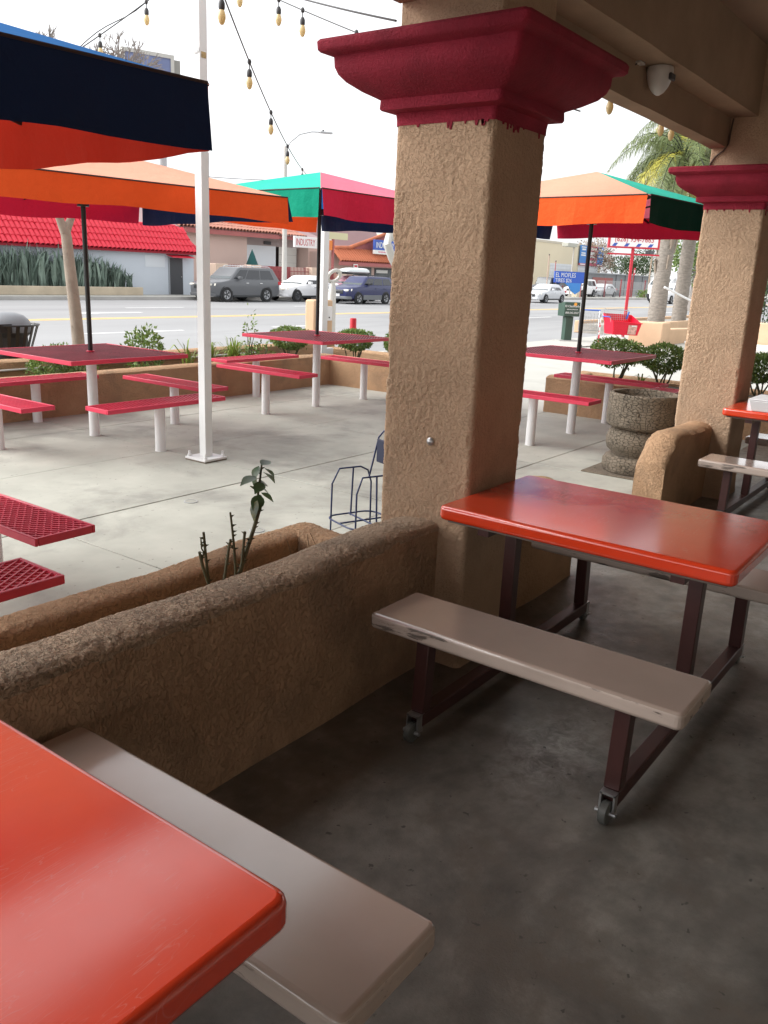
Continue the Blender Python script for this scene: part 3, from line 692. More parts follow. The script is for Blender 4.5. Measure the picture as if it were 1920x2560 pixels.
umbrella(S3[0],S3[1],2.000,2.216,2.560,-7,(O,(T_GREEN,F_DGREEN),R_,B_),'square umbrella showing orange and green sides right of the near column',base=.5)

# square white post on bolted plate
po=thing('square_post','tall square white steel post on a bolted base plate in the patio','post',loc=(4.66,5.20,0))
MB().box(-.0375,.0375,-.0375,.0375,.03,3.62).obj('shaft', WHITE, po, bevel=.004)
MB().box(-.03,.03,-.0405,-.0376,.93,1.28).obj('patch_plate', WHITE, po, bevel=.001)
MB().box(-.12,.12,-.12,.12,.012,.030).obj('base_plate', WHITE, po, bevel=.003); MB().box(-.118,.118,-.118,.118,0,.0118).obj('grout_pad', flat((.16,.13,.10),'rusty_grout',.9,var=.3,vscale=20), po)
for x in (-.095,.095):
    for y in (-.095,.095): MB().lathe([(.016,0),(.016,.018),(.010,.020),(.010,.045),(.0,.047)],n=8).obj('bolt', WHITE, po, loc=(x,y,.030))
stc=MB().lathe([(.026,0),(.026,.003),(.021,.0032),(.0,.0033)],n=20,sy=1.5).obj('badge', flat((.45,.45,.46),'badge_grey',.4), po, loc=(-.0385,0,3.03)); stc.rotation_euler=(0,-PI/2,0); 
MB().lathe([(.017,0),(.017,.0015),(.0,.0016)],n=16,sy=1.4).obj('badge_face', flat((.75,.75,.76),'badge_white',.4), stc, loc=(0,0,.0034))
MB().box(-.022,.022,-.0405,-.0378,2.98,3.02).obj('rust_label', flat((.42,.30,.14),'rust_label',.8,var=.3,vscale=30), po)

# string lights
def string(P0,P1,sag,ts,label,drop=.085,r=.0042,double=False):
    P0,P1=Vector(P0),Vector(P1); f=lambda t:P0.lerp(P1,t)-Vector((0,0,4*sag*t*(1-t)))
    t=thing('string_light',label,'string light','string lights over the patio',tuple(P0))
    q=lambda p:tuple(Vector(p)-P0)
    wmat=flat((.045,.045,.048),'black_cable',.5)
    MB().tube([q(f(k/40)) for k in range(41)],r,6).obj('wire', wmat, t)
    if double: MB().tube([q(f(k/40)+Vector((.01,.012,.018+.02*math.sin(k*.8)))) for k in range(41)],r*.9,6).obj('wire', wmat, t)
    for k in ts:
        p=Vector(q(f(k)))
        b=MB().lathe([(.011,0),(.014,-.006),(.020,-.024),(.0208,-.038),(.016,-.056),(.009,-.068),(.0,-.072)],n=12).obj('bulb', BULB, t, loc=tuple(p-Vector((0,0,drop))), smooth=.9)
        MB().lathe([(.013,-.003),(.0165,.006),(.0165,.028),(.011,.042),(.0035,.046),(.0035,max(.05,drop))],n=10).obj('socket', wmat, b, smooth=.7)
        MB().ball((0,0,drop),.013,.013,.018,8,5).obj('connector', wmat, b)
    return t
TOP=(4.66,5.20,3.60)
string((2.60,3.0,3.0),(10.15,8.75,2.774),.30,(.099,.204,.326,.463,.638,.82),'string light sweeping down to the far white post, nearly vertical in view')
string((4.50,2.10,2.40),TOP,.05,(.2,.35,.512,.664,.736,.86),'string light from behind the near capital up to the white post')
string((2.76,2.04,2.42),TOP,.03,(.93,),'second string light tied to the near column above its capital')
string(TOP,(3.8,8.84,2.3),.14,(.124,.242,.40,.55,.7,.85),'doubled string light running from the white post over the blue umbrella',double=True)
string((2.0,8.75,2.9),(10.15,8.75,2.80),.27,(.2,.45,.73),'low string light behind the orange and green umbrellas')
string((3.2,2.10,2.565),(6.8,2.10,2.575),.005,(.465,.695,.75),'string light fixed under the beam between the two columns',drop=.052)

for x,y,lab in ((3.71,4.30,'small round metal cover in the patio floor near the square white post'),(2.76,3.25,'small round metal cover beside the rose planter end'),(3.55,3.52,'small round metal cover between the rose and the high chair')):
    t=thing('floor_cover',lab,'floor cover','round covers in the patio floor',(x,y,.0)); MB().lathe([(.046,.0),(.046,.003),(.040,.0035)],n=20,caps=False).obj('ring', GREYM, t); MB().lathe([(.040,.0),(.040,.0022),(.0,.0024)],n=20).obj('plate', CONC, t)
# ================================================================ PLANTS ON THE PATIO
# rose cutting in the trough
ro=thing('rose_bush','pruned thorny rose with a few dark leaves growing in the planter trough','plant',loc=(2.0,2.10,.30))
def stem(path,r0,r1,thorn=8):
    m_=MB(); P=[Vector(p) for p in path]; n=len(P); m_.tube(P,[r0+(r1-r0)*k/(n-1) for k in range(n)],7)
    for _ in range(thorn):
        k=random.randrange(n-1); p=P[k].lerp(P[k+1],random.random()); d=rdir(); d.z=.15; d.normalize(); rr=r0*.8
        s_=Vector((0,0,1)); m_.add([p+s_*.006,p-s_*.006,p+d*(rr+.013)+s_*.003],[(0,1,2)]); m_.add([p+d.cross(s_)*.004,p-d.cross(s_)*.004,p+d*(rr+.013)+s_*.003],[(0,1,2)])
    return m_.obj('stem', STEM, ro, smooth=1.0, recalc=False)
def rp(a_,h,d=0): return (a_,d,h)
stem([rp(-.02,-.02),rp(.0,.09),rp(.03,.18),rp(.07,.27),rp(.10,.33),rp(.130,.40),rp(.142,.425)],.0092,.0065,30)
stem([rp(.105,.34),rp(.118,.39),rp(.122,.45),rp(.135,.52),rp(.142,.565)],.0055,.0035,10)
stem([rp(-.07,-.02),rp(-.055,.12),rp(-.035,.22),rp(-.018,.30),rp(-.010,.322)],.0065,.0045,12)
stem([rp(.0,.08),rp(.012,.20),rp(.004,.30),rp(-.006,.38),rp(-.012,.42)],.0055,.0035,12)
stem([rp(.0,.06),rp(.04,.20),rp(.058,.335)],.006,.005,10); stem([rp(-.08,.0),rp(-.02,.13),rp(.06,.23)],.0055,.004,9)
stem([rp(-.06,-.02),rp(-.10,.14),rp(-.14,.25),rp(-.155,.31)],.007,.005,10); stem([rp(-.115,.18),rp(-.125,.27),rp(-.135,.375)],.006,.0045,12)
stem([rp(-.128,.29),rp(-.145,.32),rp(-.148,.36)],.003,.0025,4)
LEAFBLADE=mat('rose_leaf',(.075,.125,.055),.38,var=.25,vscale=25,spec=.6,translucent=.15)
LEAFYEL=mat('rose_leaf_yellowing',(.15,.15,.025),.45,var=.5,vscale=18,col2=(.03,.05,.02),mask=(20,.45,.6,1.0),translucent=.2)
def leafmesh(L,W):
    m_=MB(); n=7; rows=[]
    for k in range(n):
        u=k/(n-1); w_=W*math.sin(PI*min(1,u*1.02)**.8)*.5 if 0<k<n-1 else .0015; sag=-.18*L*u*u
        rows.append([(u*L,-w_,sag+.18*w_),(u*L,0,sag),(u*L,w_,sag+.18*w_)])
    return m_.loft(rows,closed=False).mesh('leaf',smooth=3)
lm=[leafmesh(.074,.050),leafmesh(.064,.040),leafmesh(.055,.046)]
for a_,h,d,yaw,pit,mi,yel in ((.112,.528,0,178,8,0,0),(.158,.535,.01,-8,32,0,0),(.145,.555,-.01,-20,35,2,0),(.140,.565,0,10,-12,1,0),(.138,.56,.01,185,50,2,0),(.128,.505,-.02,190,25,2,0),(.128,.50,0,8,10,1,0),(.150,.475,0,-12,40,1,0),(.125,.46,-.01,200,45,0,0),(.10,.445,-.02,192,58,0,1),(.125,.485,.02,30,25,2,0),(.132,.535,.02,170,80,1,0),(.120,.47,-.02,-40,30,2,0)):
    o=put('leaf',lm[mi] if not yel else lm[mi].copy(),LEAFBLADE,ro,rp(a_,h,d))
    if yel: o.data.materials.clear(); o.data.materials.append(LEAFYEL)
    o.rotation_euler=(rnd(-.6,.6),math.radians(pit),math.radians(yaw))
tg=MB()
for a_ in (.36,.41,.46,.50):
    p=Vector(rp(a_,.10,.05)); tg.tube([p,p+Vector((rnd(-.01,.01),0,.06)),p+Vector((rnd(-.02,.02),.01,.12))],.0016,4)
tg.tube([rp(.10,.12),rp(.20,.155),rp(.34,.13)],.0016,4)
tg.obj('dry_twig', flat((.20,.14,.09),'dry_twig',.9), ro, recalc=False)

def boxwood(x,y,z,h,r,label,stems=6):
    t=thing('clipped_shrub',label,'shrub','clipped shrubs in the planters',(x,y,z))
    m_=MB()
    for _ in range(stems):
        an=rnd(0,6.28); e=Vector((math.cos(an)*r*.55,math.sin(an)*r*.55,h*.55)); b=Vector((rnd(-.03,.03),rnd(-.03,.03),-.03))
        m_.tube([b,b.lerp(e,.4)+Vector((rnd(-.03,.03),rnd(-.03,.03),0)),e],[.013,.010,.005],6)
    m_.obj('stems', STEM, t, recalc=False)
    c=MB(); cloud(c,(0,0,h*.70),(r,r,h*.30),2600,.036,shell=.62,lump=.10)
    cloud(c,(0,0,h*.66),(r*.8,r*.8,h*.26),500,.036,shell=.2,tl=(.35,.7))
    c.obj('foliage', LEAF, t, recalc=False)
    return t
boxwood(9.95,3.86,.36,.54,.33,'clipped shrub on bare stems by the shopping carts, left of the pair')
boxwood(9.95,3.30,.36,.52,.27,'clipped shrub touching the further column in view, right of the pair')
boxwood(9.95,2.22,.36,.50,.26,'clipped shrub visible right of the further column')
boxwood(9.80,7.76,.235,.50,.28,'flat topped shrub in front of the red bollard')
boxwood(9.95,7.02,.235,.50,.26,'shrub half hidden by the near column edge')
boxwood(9.12,8.38,.235,.50,.30,'flat topped shrub behind the corner table top')
def bush(x,y,z,r,n,L,label,name='leafy_bush',m_=LEAF,group='bushes in the street planter',stem_h=.0):
    t=thing(name,label,'bush',group,(x,y,z)); s_=MB()
    for _ in range(7):
        e=Vector((rnd(-.7,.7)*r[0],rnd(-.7,.7)*r[1],rnd(.7,1.5)*r[2])); s_.tube([(0,0,-.02),tuple(e*.5+Vector((rnd(-.03,.03),rnd(-.03,.03),0))),tuple(e)],[.010,.007,.003],5)
    s_.obj('stems', STEM, t, recalc=False)
    c=MB(); cloud(c,(0,0,r[2]*.95),r,n,L,shell=.35,lump=.3,flat_bottom=.0); c.obj('foliage', m_, t, recalc=False); return t
bush(5.36,8.42,.24,(.26,.26,.20),2400,.034,'round dark green hedge bush in front of the trash can')
bush(5.74,8.42,.24,(.16,.16,.13),700,.036,'small hedge bush between the trash can and the young tree')
bush(6.58,8.40,.24,(.25,.24,.28),1000,.05,'loose rose bush behind the orange umbrella table')
bush(8.30,8.36,.24,(.13,.12,.36),170,.05,'thin sparse rose twig by the square white post')
bush(8.50,8.34,.24,(.24,.20,.16),160,.05,'sparse low rose twig left of the corner table')
def tuft(x,y,z,n,h,label):
    t=thing('strap_leaf_plant',label,'plant','strap leaf plants in the street planter',(x,y,z)); m_=MB()
    for _ in range(n):
        an=rnd(0,6.28); L=h*rnd(.6,1.25); lean=rnd(.15,.85); d=Vector((math.cos(an),math.sin(an),0)); s_=d.cross(Vector((0,0,1))); w_=rnd(.007,.012); b=Vector((rnd(-.04,.04),rnd(-.04,.04),-.01)); g=rnd(.6,1.6)
        P=[b,b+d*L*.22*lean+Vector((0,0,L*.55)),b+d*L*.6*lean+Vector((0,0,L*(.95-.2*lean))),b+d*L*1.0*lean+Vector((0,0,L*(1.1-.65*lean)))]
        W=[w_,w_,w_*.8,.001]
        for k in range(3):
            m_.add([P[k]-s_*W[k],P[k]+s_*W[k],P[k+1]+s_*W[k+1],P[k+1]-s_*W[k+1]],[(0,1,2,3)]); m_.c.append((g*1.1,g,g*.7,1))
    m_.obj('leaves', LEAF, t, recalc=False); return t
tuft(7.32,8.10,.24,70,.36,'strap leaf plant left of the square white post')
tuft(7.72,8.08,.24,80,.38,'pale strap leaf plant just right of the square white post')
tuft(6.95,8.05,.24,14,.42,'few tall strap leaves beside the orange umbrella table')
tuft(10.0,3.55,.36,10,.16,'tiny yellowed strap leaf plant between the two clipped shrubs')

# young tree with forked trunk by the kerb
yt=thing('young_tree','slim pale trunk forking behind the orange umbrella by the kerb','tree',loc=(6.62,9.75,-.17))
def crow(path,r): return path,r
trunk=MB().tube([(.02,0,0),(.0,0,.5),(-.03,0,1.0),(-.07,0,1.5),(-.10,0,1.95),(-.12,0,2.08)],[.092,.080,.076,.070,.066,.062],14)
trunk.tube([(-.12,0,2.02),(-.18,.02,2.2),(-.26,.03,2.45),(-.32,.05,2.9)],[.058,.046,.040,.03],10).tube([(-.11,0,2.02),(-.03,-.02,2.2),(.06,-.02,2.45),(.15,0,2.9)],[.055,.042,.036,.026],10)
trunk.obj('trunk', BARK, yt, smooth=1.0, jit=.004)
def bare_tree(name,label,loc,h,r,depth=5,seed=1,m_=TWIG,r0=.22,trunk_h=.45):
    rs=random.Random(seed); t=thing(name,label,'tree',loc=loc); mb=MB()
    def grow(p,d,L,rad,k):
        q=p+d*L; mb.tube([p,p.lerp(q,.5)+Vector((rs.uniform(-1,1),rs.uniform(-1,1),rs.uniform(-1,1)))*L*.07,q],[rad,rad*.8,rad*.6],5 if k<3 else 4,caps=False)
        if k>=depth: return
        for _ in range(3 if k<depth-2 else 3):
            nd=(d+Vector((rs.uniform(-1,1),rs.uniform(-1,1),rs.uniform(-.45,.8)))*.75).normalized(); grow(p.lerp(q,rs.uniform(.55,1)),nd,L*rs.uniform(.58,.82),rad*.68,k+1)
    tr=MB().tube([(0,0,-.3),(0,0,h*trunk_h)],[r0,r0*.75],10).obj('trunk', m_, t, smooth=1)
    for _ in range(4): grow(Vector((0,0,h*trunk_h*.95)),Vector((rs.uniform(-.7,.7),rs.uniform(-.7,.7),1)).normalized(),r*.62,r0*.55,0)
    mb.obj('crown', m_, t, recalc=False); return t

# ================================================================ STREET FURNITURE
tc_=thing('trash_can','black slatted trash can with grey dome lid by the kerb','trash can',loc=(5.55,9.62,-.17))
n=22; slat=MB().add([(-.018,0,0),(.018,0,0),(.018,0,.62),(-.018,0,.62),(.022,-.10,.94),(-.022,-.10,.94),(-.018,.008,0),(.018,.008,0),(.018,.008,.62),(-.018,.008,.62),(.022,-.092,.94),(-.022,-.092,.94)],[(0,1,2,3),(3,2,4,5),(6,9,8,7),(9,11,10,8),(0,3,9,6),(3,5,11,9),(1,7,8,2),(2,8,10,4),(5,4,10,11)]).mesh('slat')
for k in range(n):
    an=2*PI*k/n; o=put('slat',slat,BLACKM,tc_,(.27*math.cos(an),.27*math.sin(an),0),an+PI/2); 
for z,r in ((.03,.272),(.60,.272),(.94,.372)):
    P=[(r*math.cos(2*PI*k/32),r*math.sin(2*PI*k/32),z) for k in range(33)]; MB().tube(P,.011,6).obj('hoop', BLACKM, tc_, smooth=.9)
MB().lathe([(.24,.02),(.24,.80),(.30,.86)],n=24,caps=False).obj('liner', flat((.055,.06,.065),'liner_grey',.5), tc_, smooth=.7)
MB().lathe([(.30,.855),(.295,.92),(.265,.99),(.21,1.04),(.13,1.07),(.0,1.08)],n=28).obj('dome_lid', flat((.20,.21,.225),'dome_grey',.45,var=.08), tc_, smooth=.9)
MB().box(-.25,-.10,-.315,-.27,.86,.96).obj('lid_opening', BLACKM, tc_)

pp=thing('stucco_pillar','short tan stucco pillar with a white box at the planter corner','pillar',loc=(10.58,9.20,-.15))
MB().box(-.16,.30,-.13,.07,0,1.22).obj('pillar_body', STUCCO_LITE, pp, bevel=.03); eb=MB().box(.03,.20,-.20,-.131,.90,1.12).obj('meter_box', WHITE, pp, bevel=.006); MB().ball((.12,-.205,.95),.012,.008,.012).obj('lock', DARKM, eb)
wp=thing('white_post','second white post in front of the short stucco pillar','post',loc=(10.20,8.72,.2))
MB().box(-.06,.06,-.06,.06,0,2.62).obj('shaft', WHITE, wp, bevel=.004); MB().box(.061,.23,-.05,.05,.02,.16).obj('junction_box', WHITE, wp, bevel=.005); MB().box(-.09,.09,-.09,.09,2.62,2.64).obj('cap', WHITE, wp)
rb=thing('red_bollard','red round bollard post behind the flat topped shrub','bollard',loc=(11.45,9.10,-.15)); REDP=flat((.52,.015,.03),'bollard_red',.45,var=.1)
MB().lathe([(.055,0),(.055,.90),(.05,.92),(.0,.925)],n=14).obj('bollard_body', REDP, rb, smooth=.6); MB().lathe([(.057,.60),(.057,.68)],n=14,caps=False).obj('reflective_band', flat((.7,.68,.66),'band_white',.4), rb, smooth=.6)
# bent grey bar sculpture loops by the kerb
sc=thing('bent_bar_loop','pale grey bent metal loop rising from behind the near column','metal loop',loc=(14.6,10.6,-.2)); LOOP=flat((.50,.49,.46),'weathered_alu',.5,metal=.3,var=.1)
MB().tube([(1.3,.2,.4),(.9,.1,1.0),(.35,0,1.62),(-.12,-.04,2.02),(-.32,-.05,2.28),(-.22,-.03,2.44),(.05,0,2.40),(.45,.05,2.12),(.9,.1,1.72),(1.5,.2,1.2)],.085,10).obj('loop_bar', LOOP, sc, smooth=1.2)
sc=thing('ring_topped_post','pale grey tapered post topped by a small ring beside the second white post','post',loc=(13.0,10.9,-.2))
MB().tube([(0,0,0),(0,0,.7),(.03,0,1.30),(.05,0,1.50)],[.11,.10,.08,.05],10).obj('stalk', LOOP, sc, smooth=1); MB().tube([(.05+.17*math.cos(a_)+.03,-.06*math.sin(a_),1.62+.11*math.sin(a_)) for a_ in [2*PI*k/20 for k in range(21)]],.035,8).obj('ring', LOOP, sc, smooth=1.2)

nb=thing('newspaper_box','dark green newspaper box on a post at the kerb','newspaper box',loc=(24.0,10.95,-.22),rz=math.radians(-38)); NG=flat((.035,.075,.055),'newsbox_green',.45,var=.08)
hd=MB().prism([(-.20,.72),(.22,.72),(.22,1.06),(-.10,1.13),(-.20,1.13)],'y',-.25,.25); hd.v=[(y,x,z) for x,y,z in hd.v]; hd=hd.obj('head', NG, nb, bevel=.01)
MB().box(-.12,.12,-.10,.12,.03,.71).obj('stand', NG, nb, bevel=.01); MB().box(-.32,.32,-.22,.26,0,.028).obj('base', flat((.33,.33,.32),'grey_base',.8), nb, bevel=.005)
PAPERW=flat((.75,.76,.74),'print_white',.6); ORANGEP=flat((.80,.35,.05),'print_orange',.6)
text('lettering','El Clasificado',PAPERW,hd,(0,-.203,.985),.088,align='CENTER'); text('lettering','VENTAS EMPLEOS',PAPERW,hd,(0,-.203,.905),.045,align='CENTER'); text('lettering','800.242.2527',PAPERW,hd,(0,-.203,.80),.078,align='CENTER')
MB().lathe([(.05,0),(.05,.004)],n=16).obj('sun_logo', ORANGEP, hd, loc=(.09,-.2005,1.07)).rotation_euler=(PI/2,0,0)
text('lettering','CLASIFICADO',PAPERW,nb,(.1225,.02,.62),.06,rot=(PI/2,PI/2,PI/2))

CARTRED=flat((.72,.008,.035),'cart_red_plastic',.4,spec=.4); WIRE=flat((.46,.47,.49),'cart_wire',.35,metal=.7)
def cart_frame(t,m_):
    f=MB()
    for y in (-.24,.24): f.tube([(-.45,y,.13),(.38,y*.8,.13)],.014,6); f.tube([(-.45,y,.13),(-.40,y,.55),(-.52,y,.98)],.014,6); f.tube([(.38,y*.8,.13),(-.05,y,.42)],.013,6)
    f.obj('chassis', m_, t); 
    hb=MB().tube([(-.53,-.26,.99),(-.53,.26,.99)],.018,8).obj('handle', flat((.02,.10,.45),'cart_blue',.4), t)
    for x,y in ((-.43,-.22),(-.43,.22),(.36,-.18),(.36,.18)): MB().lathe([(.02,-.016),(.055,-.016),(.06,0),(.055,.016),(.02,.016)],n=12).obj('wheel', RUBBER, t, loc=(x,y,.06)).rotation_euler=(PI/2,0,0)
def basket(t,m_,z0,z1,wirestep):
    def P(u,v,sd): # u along length 0..1, v height, side
        x=-.44+.90*u; w_=.29-.07*u; return (x,sd*w_,z0+(z1-z0)*v+(.06*(1-v)*u))
    g=MB(); 
    for sd in (-1,1):
        for k in range(int(.9/wirestep)+1): u=k/int(.9/wirestep); g.bar(P(u,0,sd),P(u,1,sd),.006)
        for k in range(int((z1-z0)/wirestep)+1): v=k/int((z1-z0)/wirestep); g.bar(P(0,v,sd),P(1,v,sd),.006)
    for u in (0,1):
        for k in range(7): s_=-1+2*k/6; a_=Vector(P(u,0,1)); b_=Vector(P(u,1,1)); g.bar((a_.x,a_.y*s_,a_.z),(b_.x,b_.y*s_,b_.z),.006)
        for k in range(5): v=k/4; a_=P(u,v,1); g.bar((a_[0],-a_[1],a_[2]),a_,.006)
    for k in range(9): u=k/8; a_=P(u,0,1); g.bar((a_[0],-a_[1],a_[2]),a_,.006)
    tag(g.obj('wire_basket', m_, t),kind='stuff')
gc=thing('wire_cart','grey wire shopping cart beside the newspaper box','shopping cart',loc=(21.9,9.35,-.22),rz=math.radians(205)); cart_frame(gc,WIRE); basket(gc,WIRE,.45,.92,.06)
MB().box(.42,.47,.22,.26,.10,.85).obj('sign_strip', flat((.62,.05,.07),'strip_red',.5,col2=(.7,.68,.66),mask=(6,.5,.52,1)), gc)
rc=thing('red_cart','bright red plastic basket shopping cart on the driveway','shopping cart',loc=(23.6,9.2,-.22),rz=math.radians(-38)); rc.scale=(.82,.82,.82); cart_frame(rc,WIRE)
b=MB(); rings=[]
def bp(w0,w1,x0,x1,z): return [(x0,-w0,z),(x1,-w1,z),(x1,w1,z),(x0,w0,z)]
b.add([(-.42,-.36,.42),(.52,-.36,.40),(.52,.24,.40),(-.42,.24,.42),(-.50,-.42,.86),(.60,-.42,.80),(.60,.30,1.06),(-.50,.30,1.10)],[(0,1,2,3),(0,4,5,1),(1,5,6,2),(2,6,7,3),(3,7,4,0)])
bk=b.obj('plastic_basket', CARTRED, rc, bevel=.012); 
for z in (.50,.56,.62,.68,.74): 
    k=(z-.42)/.44; MB().bar((-.42-.08*k+.01,-.362-.06*k,z),(.10,-.362-.06*k,z),.008,.012).obj('slat', CARTRED, bk)
MB().bar((-.52,-.43,.865),(.62,-.43,.805),.03,.03).obj('basket_rim', CARTRED, bk, bevel=.006)
lab=MB().add([(.10,-.386,.44),(.42,-.386,.43),(.44,-.426,.74),(.10,-.426,.75)],[(0,1,2,3)]).obj('label_panel', flat((.60,.36,.30),'label_print',.6,var=.4,vscale=14), bk)
MB().box(.22,.40,-.432,-.425,.700,.735).obj('label_band', PAPERW, bk)
g=MB()
for k in range(12): x=-.40+.075*k; g.bar((x,.24,.86),(x,.30,1.22),.006)
for k in range(6): z=.90+.06*k; g.bar((-.44,.26+.012*k*0,z),(.46,.26,z),.006)
g.tube([(-.44,.3,.86),(-.46,.3,1.24),(.48,.3,1.20),(.48,.3,.84)],.014,6); tag(g.obj('back_gate', WIRE, rc),kind='stuff'); MB().bar((.38,.24,.92),(.46,.24,1.16),.06,.03).obj('child_strap', flat((.03,.13,.5),'strap_blue',.5), rc)

# ---------------------------------------------------------------- driveway walls, palms, red sign
for nm,lab,x0,x1,y0,y1,z1 in (('low_wall','tan stucco wall end block behind the red cart',24.6,25.3,8.3,9.3,.47),('low_wall','pale tan stucco wall sloping behind the clipped shrubs',25.3,33.0,8.6,9.0,.25)):
    t=thing(nm,lab,'wall','stucco walls along the driveway',(0,0,0)); 
    MB().add([(x0,y0,-.3),(x1,y0,-.3),(x1,y1,-.3),(x0,y1,-.3),(x0,y0,z1),(x1,y0,z1-.02*(x1-x0)),(x1,y1,z1-.02*(x1-x0)),(x0,y1,z1)],[(0,3,2,1),(4,5,6,7),(0,1,5,4),(1,2,6,5),(2,3,7,6),(3,0,4,7)]).obj('wall_body', STUCCO_LITE, t, bevel=.04)
pp3=thing('palm_planter','low tan stucco planter wall around the foot of the palms','planter',loc=(0,0,0))
MB().box(29.5,44,11.05,11.3,-.3,.13).obj('front_wall', STUCCO_LITE, pp3, bevel=.03); MB().box(29.5,44,13.0,13.2,-.3,.13).obj('back_wall', STUCCO_LITE, pp3, bevel=.03); MB().box(29.6,44,11.3,13.0,-.3,.02).obj('soil', flat((.33,.31,.28),'dry_soil',.95,var=.3,vscale=3), pp3)
t=thing('gate_pillar','orange tan stucco pillar seen just left of the further column','pillar',loc=(21.8,6.52,-.25)); MB().box(-.2,.25,-.16,.16,0,1.62).obj('pillar_body', STUCCO_LITE, t, bevel=.02); MB().box(-.5,-.21,-.02,.10,.42,.47).obj('latch_bracket', GREYM, t, bevel=.01)
t=thing('street_wall','tan stucco wall under a green hedge at the picture edge','wall',loc=(0,0,0)); MB().box(28,28.3,-6,7.2,-.3,.52).obj('wall_body', STUCCO_LITE, t, bevel=.03); MB().box(27.2,27.9,-6,7.2,-.26,-.12).obj('kerb', RWHITE, t, bevel=.02)
hg=thing('tall_hedge','green hedge with a dark iron fence above the tan wall','hedge',loc=(28.6,0,.4)); c=MB()
for k in range(14): cloud(c,(.3,7.0-k*.8,1.0),(.6,.7,1.1),420,.13,shell=.4)
c.obj('foliage', LEAFD, hg, recalc=False); f=MB()
for k in range(70): f.bar((-.35,7.1-.15*k,.1),(-.35,7.1-.15*k,1.3),.018)
f.bar((-.35,7.1,1.2),(-.35,-3.4,1.2),.03); tag(f.obj('fence_pickets', BLACKM, hg),kind='stuff')

def palm(x,y,h,lean,label,seed,trunk_r=.26,fronds=34,skirt=False):
    rs=random.Random(seed); t=thing('palm_tree',label,'palm tree','palm trees by the driveway',(x,y,-.1))
    P=[];R=[];n=40
    for k in range(n+1):
        u=k/n; P.append((lean[0]*u*u,lean[1]*u*u,h*u)); R.append(trunk_r*(1.12-.30*u)*(1+.035*(k%2)))
    MB().tube(P,R,16).obj('trunk', PALMB, t, smooth=.5, jit=.012)
    if skirt:
        s_=MB()
        for k in range(26):
            u=.34+.62*k/26; z=h*u; an=rs.uniform(0,6.28); r=trunk_r*.95; d=Vector((math.cos(an),math.sin(an),0)); p=Vector((lean[0]*u*u,lean[1]*u*u,z))+d*r
            s_.bar(p-Vector((0,0,.25)),p+d*rs.uniform(.05,.13)+Vector((0,0,.28)),.16,.05)
        s_.obj('frond_stubs', BARK, t, bevel=.01)
    top=Vector((lean[0],lean[1],h)); m_=MB(); rac=MB()
    for k in range(fronds):
        an=2*PI*k/fronds*2.618+rs.uniform(-.3,.3); up=rs.uniform(-.35,1.15); L=rs.uniform(2.8,3.7); d=Vector((math.cos(an),math.sin(an),0)); pts=[]
        p=top.copy(); v=(d*math.cos(up)+Vector((0,0,math.sin(up)))); st=L/12
        for q in range(13):
            pts.append(p.copy()); p=p+v*st; v=(v+Vector((0,0,-.20))).normalized()
        rac.tube(pts,[.03-.0022*q for q in range(13)],4,caps=False)
        yel=rs.random()<.18; 
        for q in range(1,12):
            for r_ in range(14):
                b_=pts[q].lerp(pts[q+1],r_/14); tdir=(pts[q+1]-pts[q]).normalized(); side=tdir.cross(Vector((0,0,1)))
                if side.length<1e-3: side=Vector((1,0,0))
                side.normalize(); sg=1 if r_%2 else -1
                ll=.80*math.sin(PI*(.12+.82*(q+r_/14)/12))*rs.uniform(.8,1.15); dd=(side*sg*rs.uniform(.5,.9)+tdir*.5+Vector((0,0,rs.uniform(-.6,.15)))).normalized()
                e1=b_+dd*ll*.5; e2=e1+(dd*.6+Vector((0,0,-1.1))).normalized()*ll*.55; wv=tdir*.013
                g=rs.uniform(.6,1.3); c_=(g*2.3,g*1.7,g*.7,1) if yel else (g,g,g,1)
                m_.add([b_-wv,b_+wv,e1+wv,e1-wv],[(0,1,2,3)]); m_.c.append(c_); m_.add([e1-wv,e1+wv,e2],[(0,1,2)]); m_.c.append(c_)
    rac.obj('frond_stalks', PALML, t, recalc=False); m_.obj('crown', PALML, t, recalc=False); return t
palm(34.6,12.0,6.3,(.45,-.15),'palm with stubbly pale trunk, left of the two by the driveway',3,.30,40,True)
palm(37.4,12.0,7.6,(-.2,-.2),'palm with smooth grey ringed trunk, right of the two by the driveway',11,.27,36)
stk=thing('white_pole','thin white pole leaning across the palm trunks','pole',loc=(24,8.2,.9)); MB().tube([(0,0,.55),(1.3,-.9,-.02)],.03,8).obj('bar', WHITE, stk); MB().ball((1.3,-.9,-.02),.05).obj('knob', WHITE, stk)

REDS=flat((.50,.025,.045),'sign_red',.5); WPAN=flat((.80,.80,.80),'sign_white',.5); BLUEP=flat((.04,.10,.42),'sign_blue',.5)
rs_=thing('pole_sign','red and white pole sign with phone number and diagonal stripes','sign',loc=(27.6,10.6,-.2),rz=math.radians(-54))
MB().bar((0,0,0),(0,0,2.95),.085,.085).obj('pole', REDS, rs_, bevel=.01); MB().bar((-.82,0,2.60),(.86,0,2.60),.05,.05).obj('cross_bar', REDS, rs_)
bd=MB().box(-.80,.80,-.06,.06,2.80,3.75).obj('panel', WPAN, rs_, bevel=.01)
for nm,x0,x1,z0,z1 in (('frame',-.82,.82,2.78,2.83),('frame',-.82,.82,3.72,3.77),('frame',-.82,-.76,2.83,3.72),('frame',.76,.82,2.83,3.72)): MB().box(x0,x1,-.068,.068,z0,z1).obj(nm, REDS, bd)
text('lettering','(626) 934-7663',REDS,bd,(0,-.064,2.98),.235,align='CENTER',sx=.86)
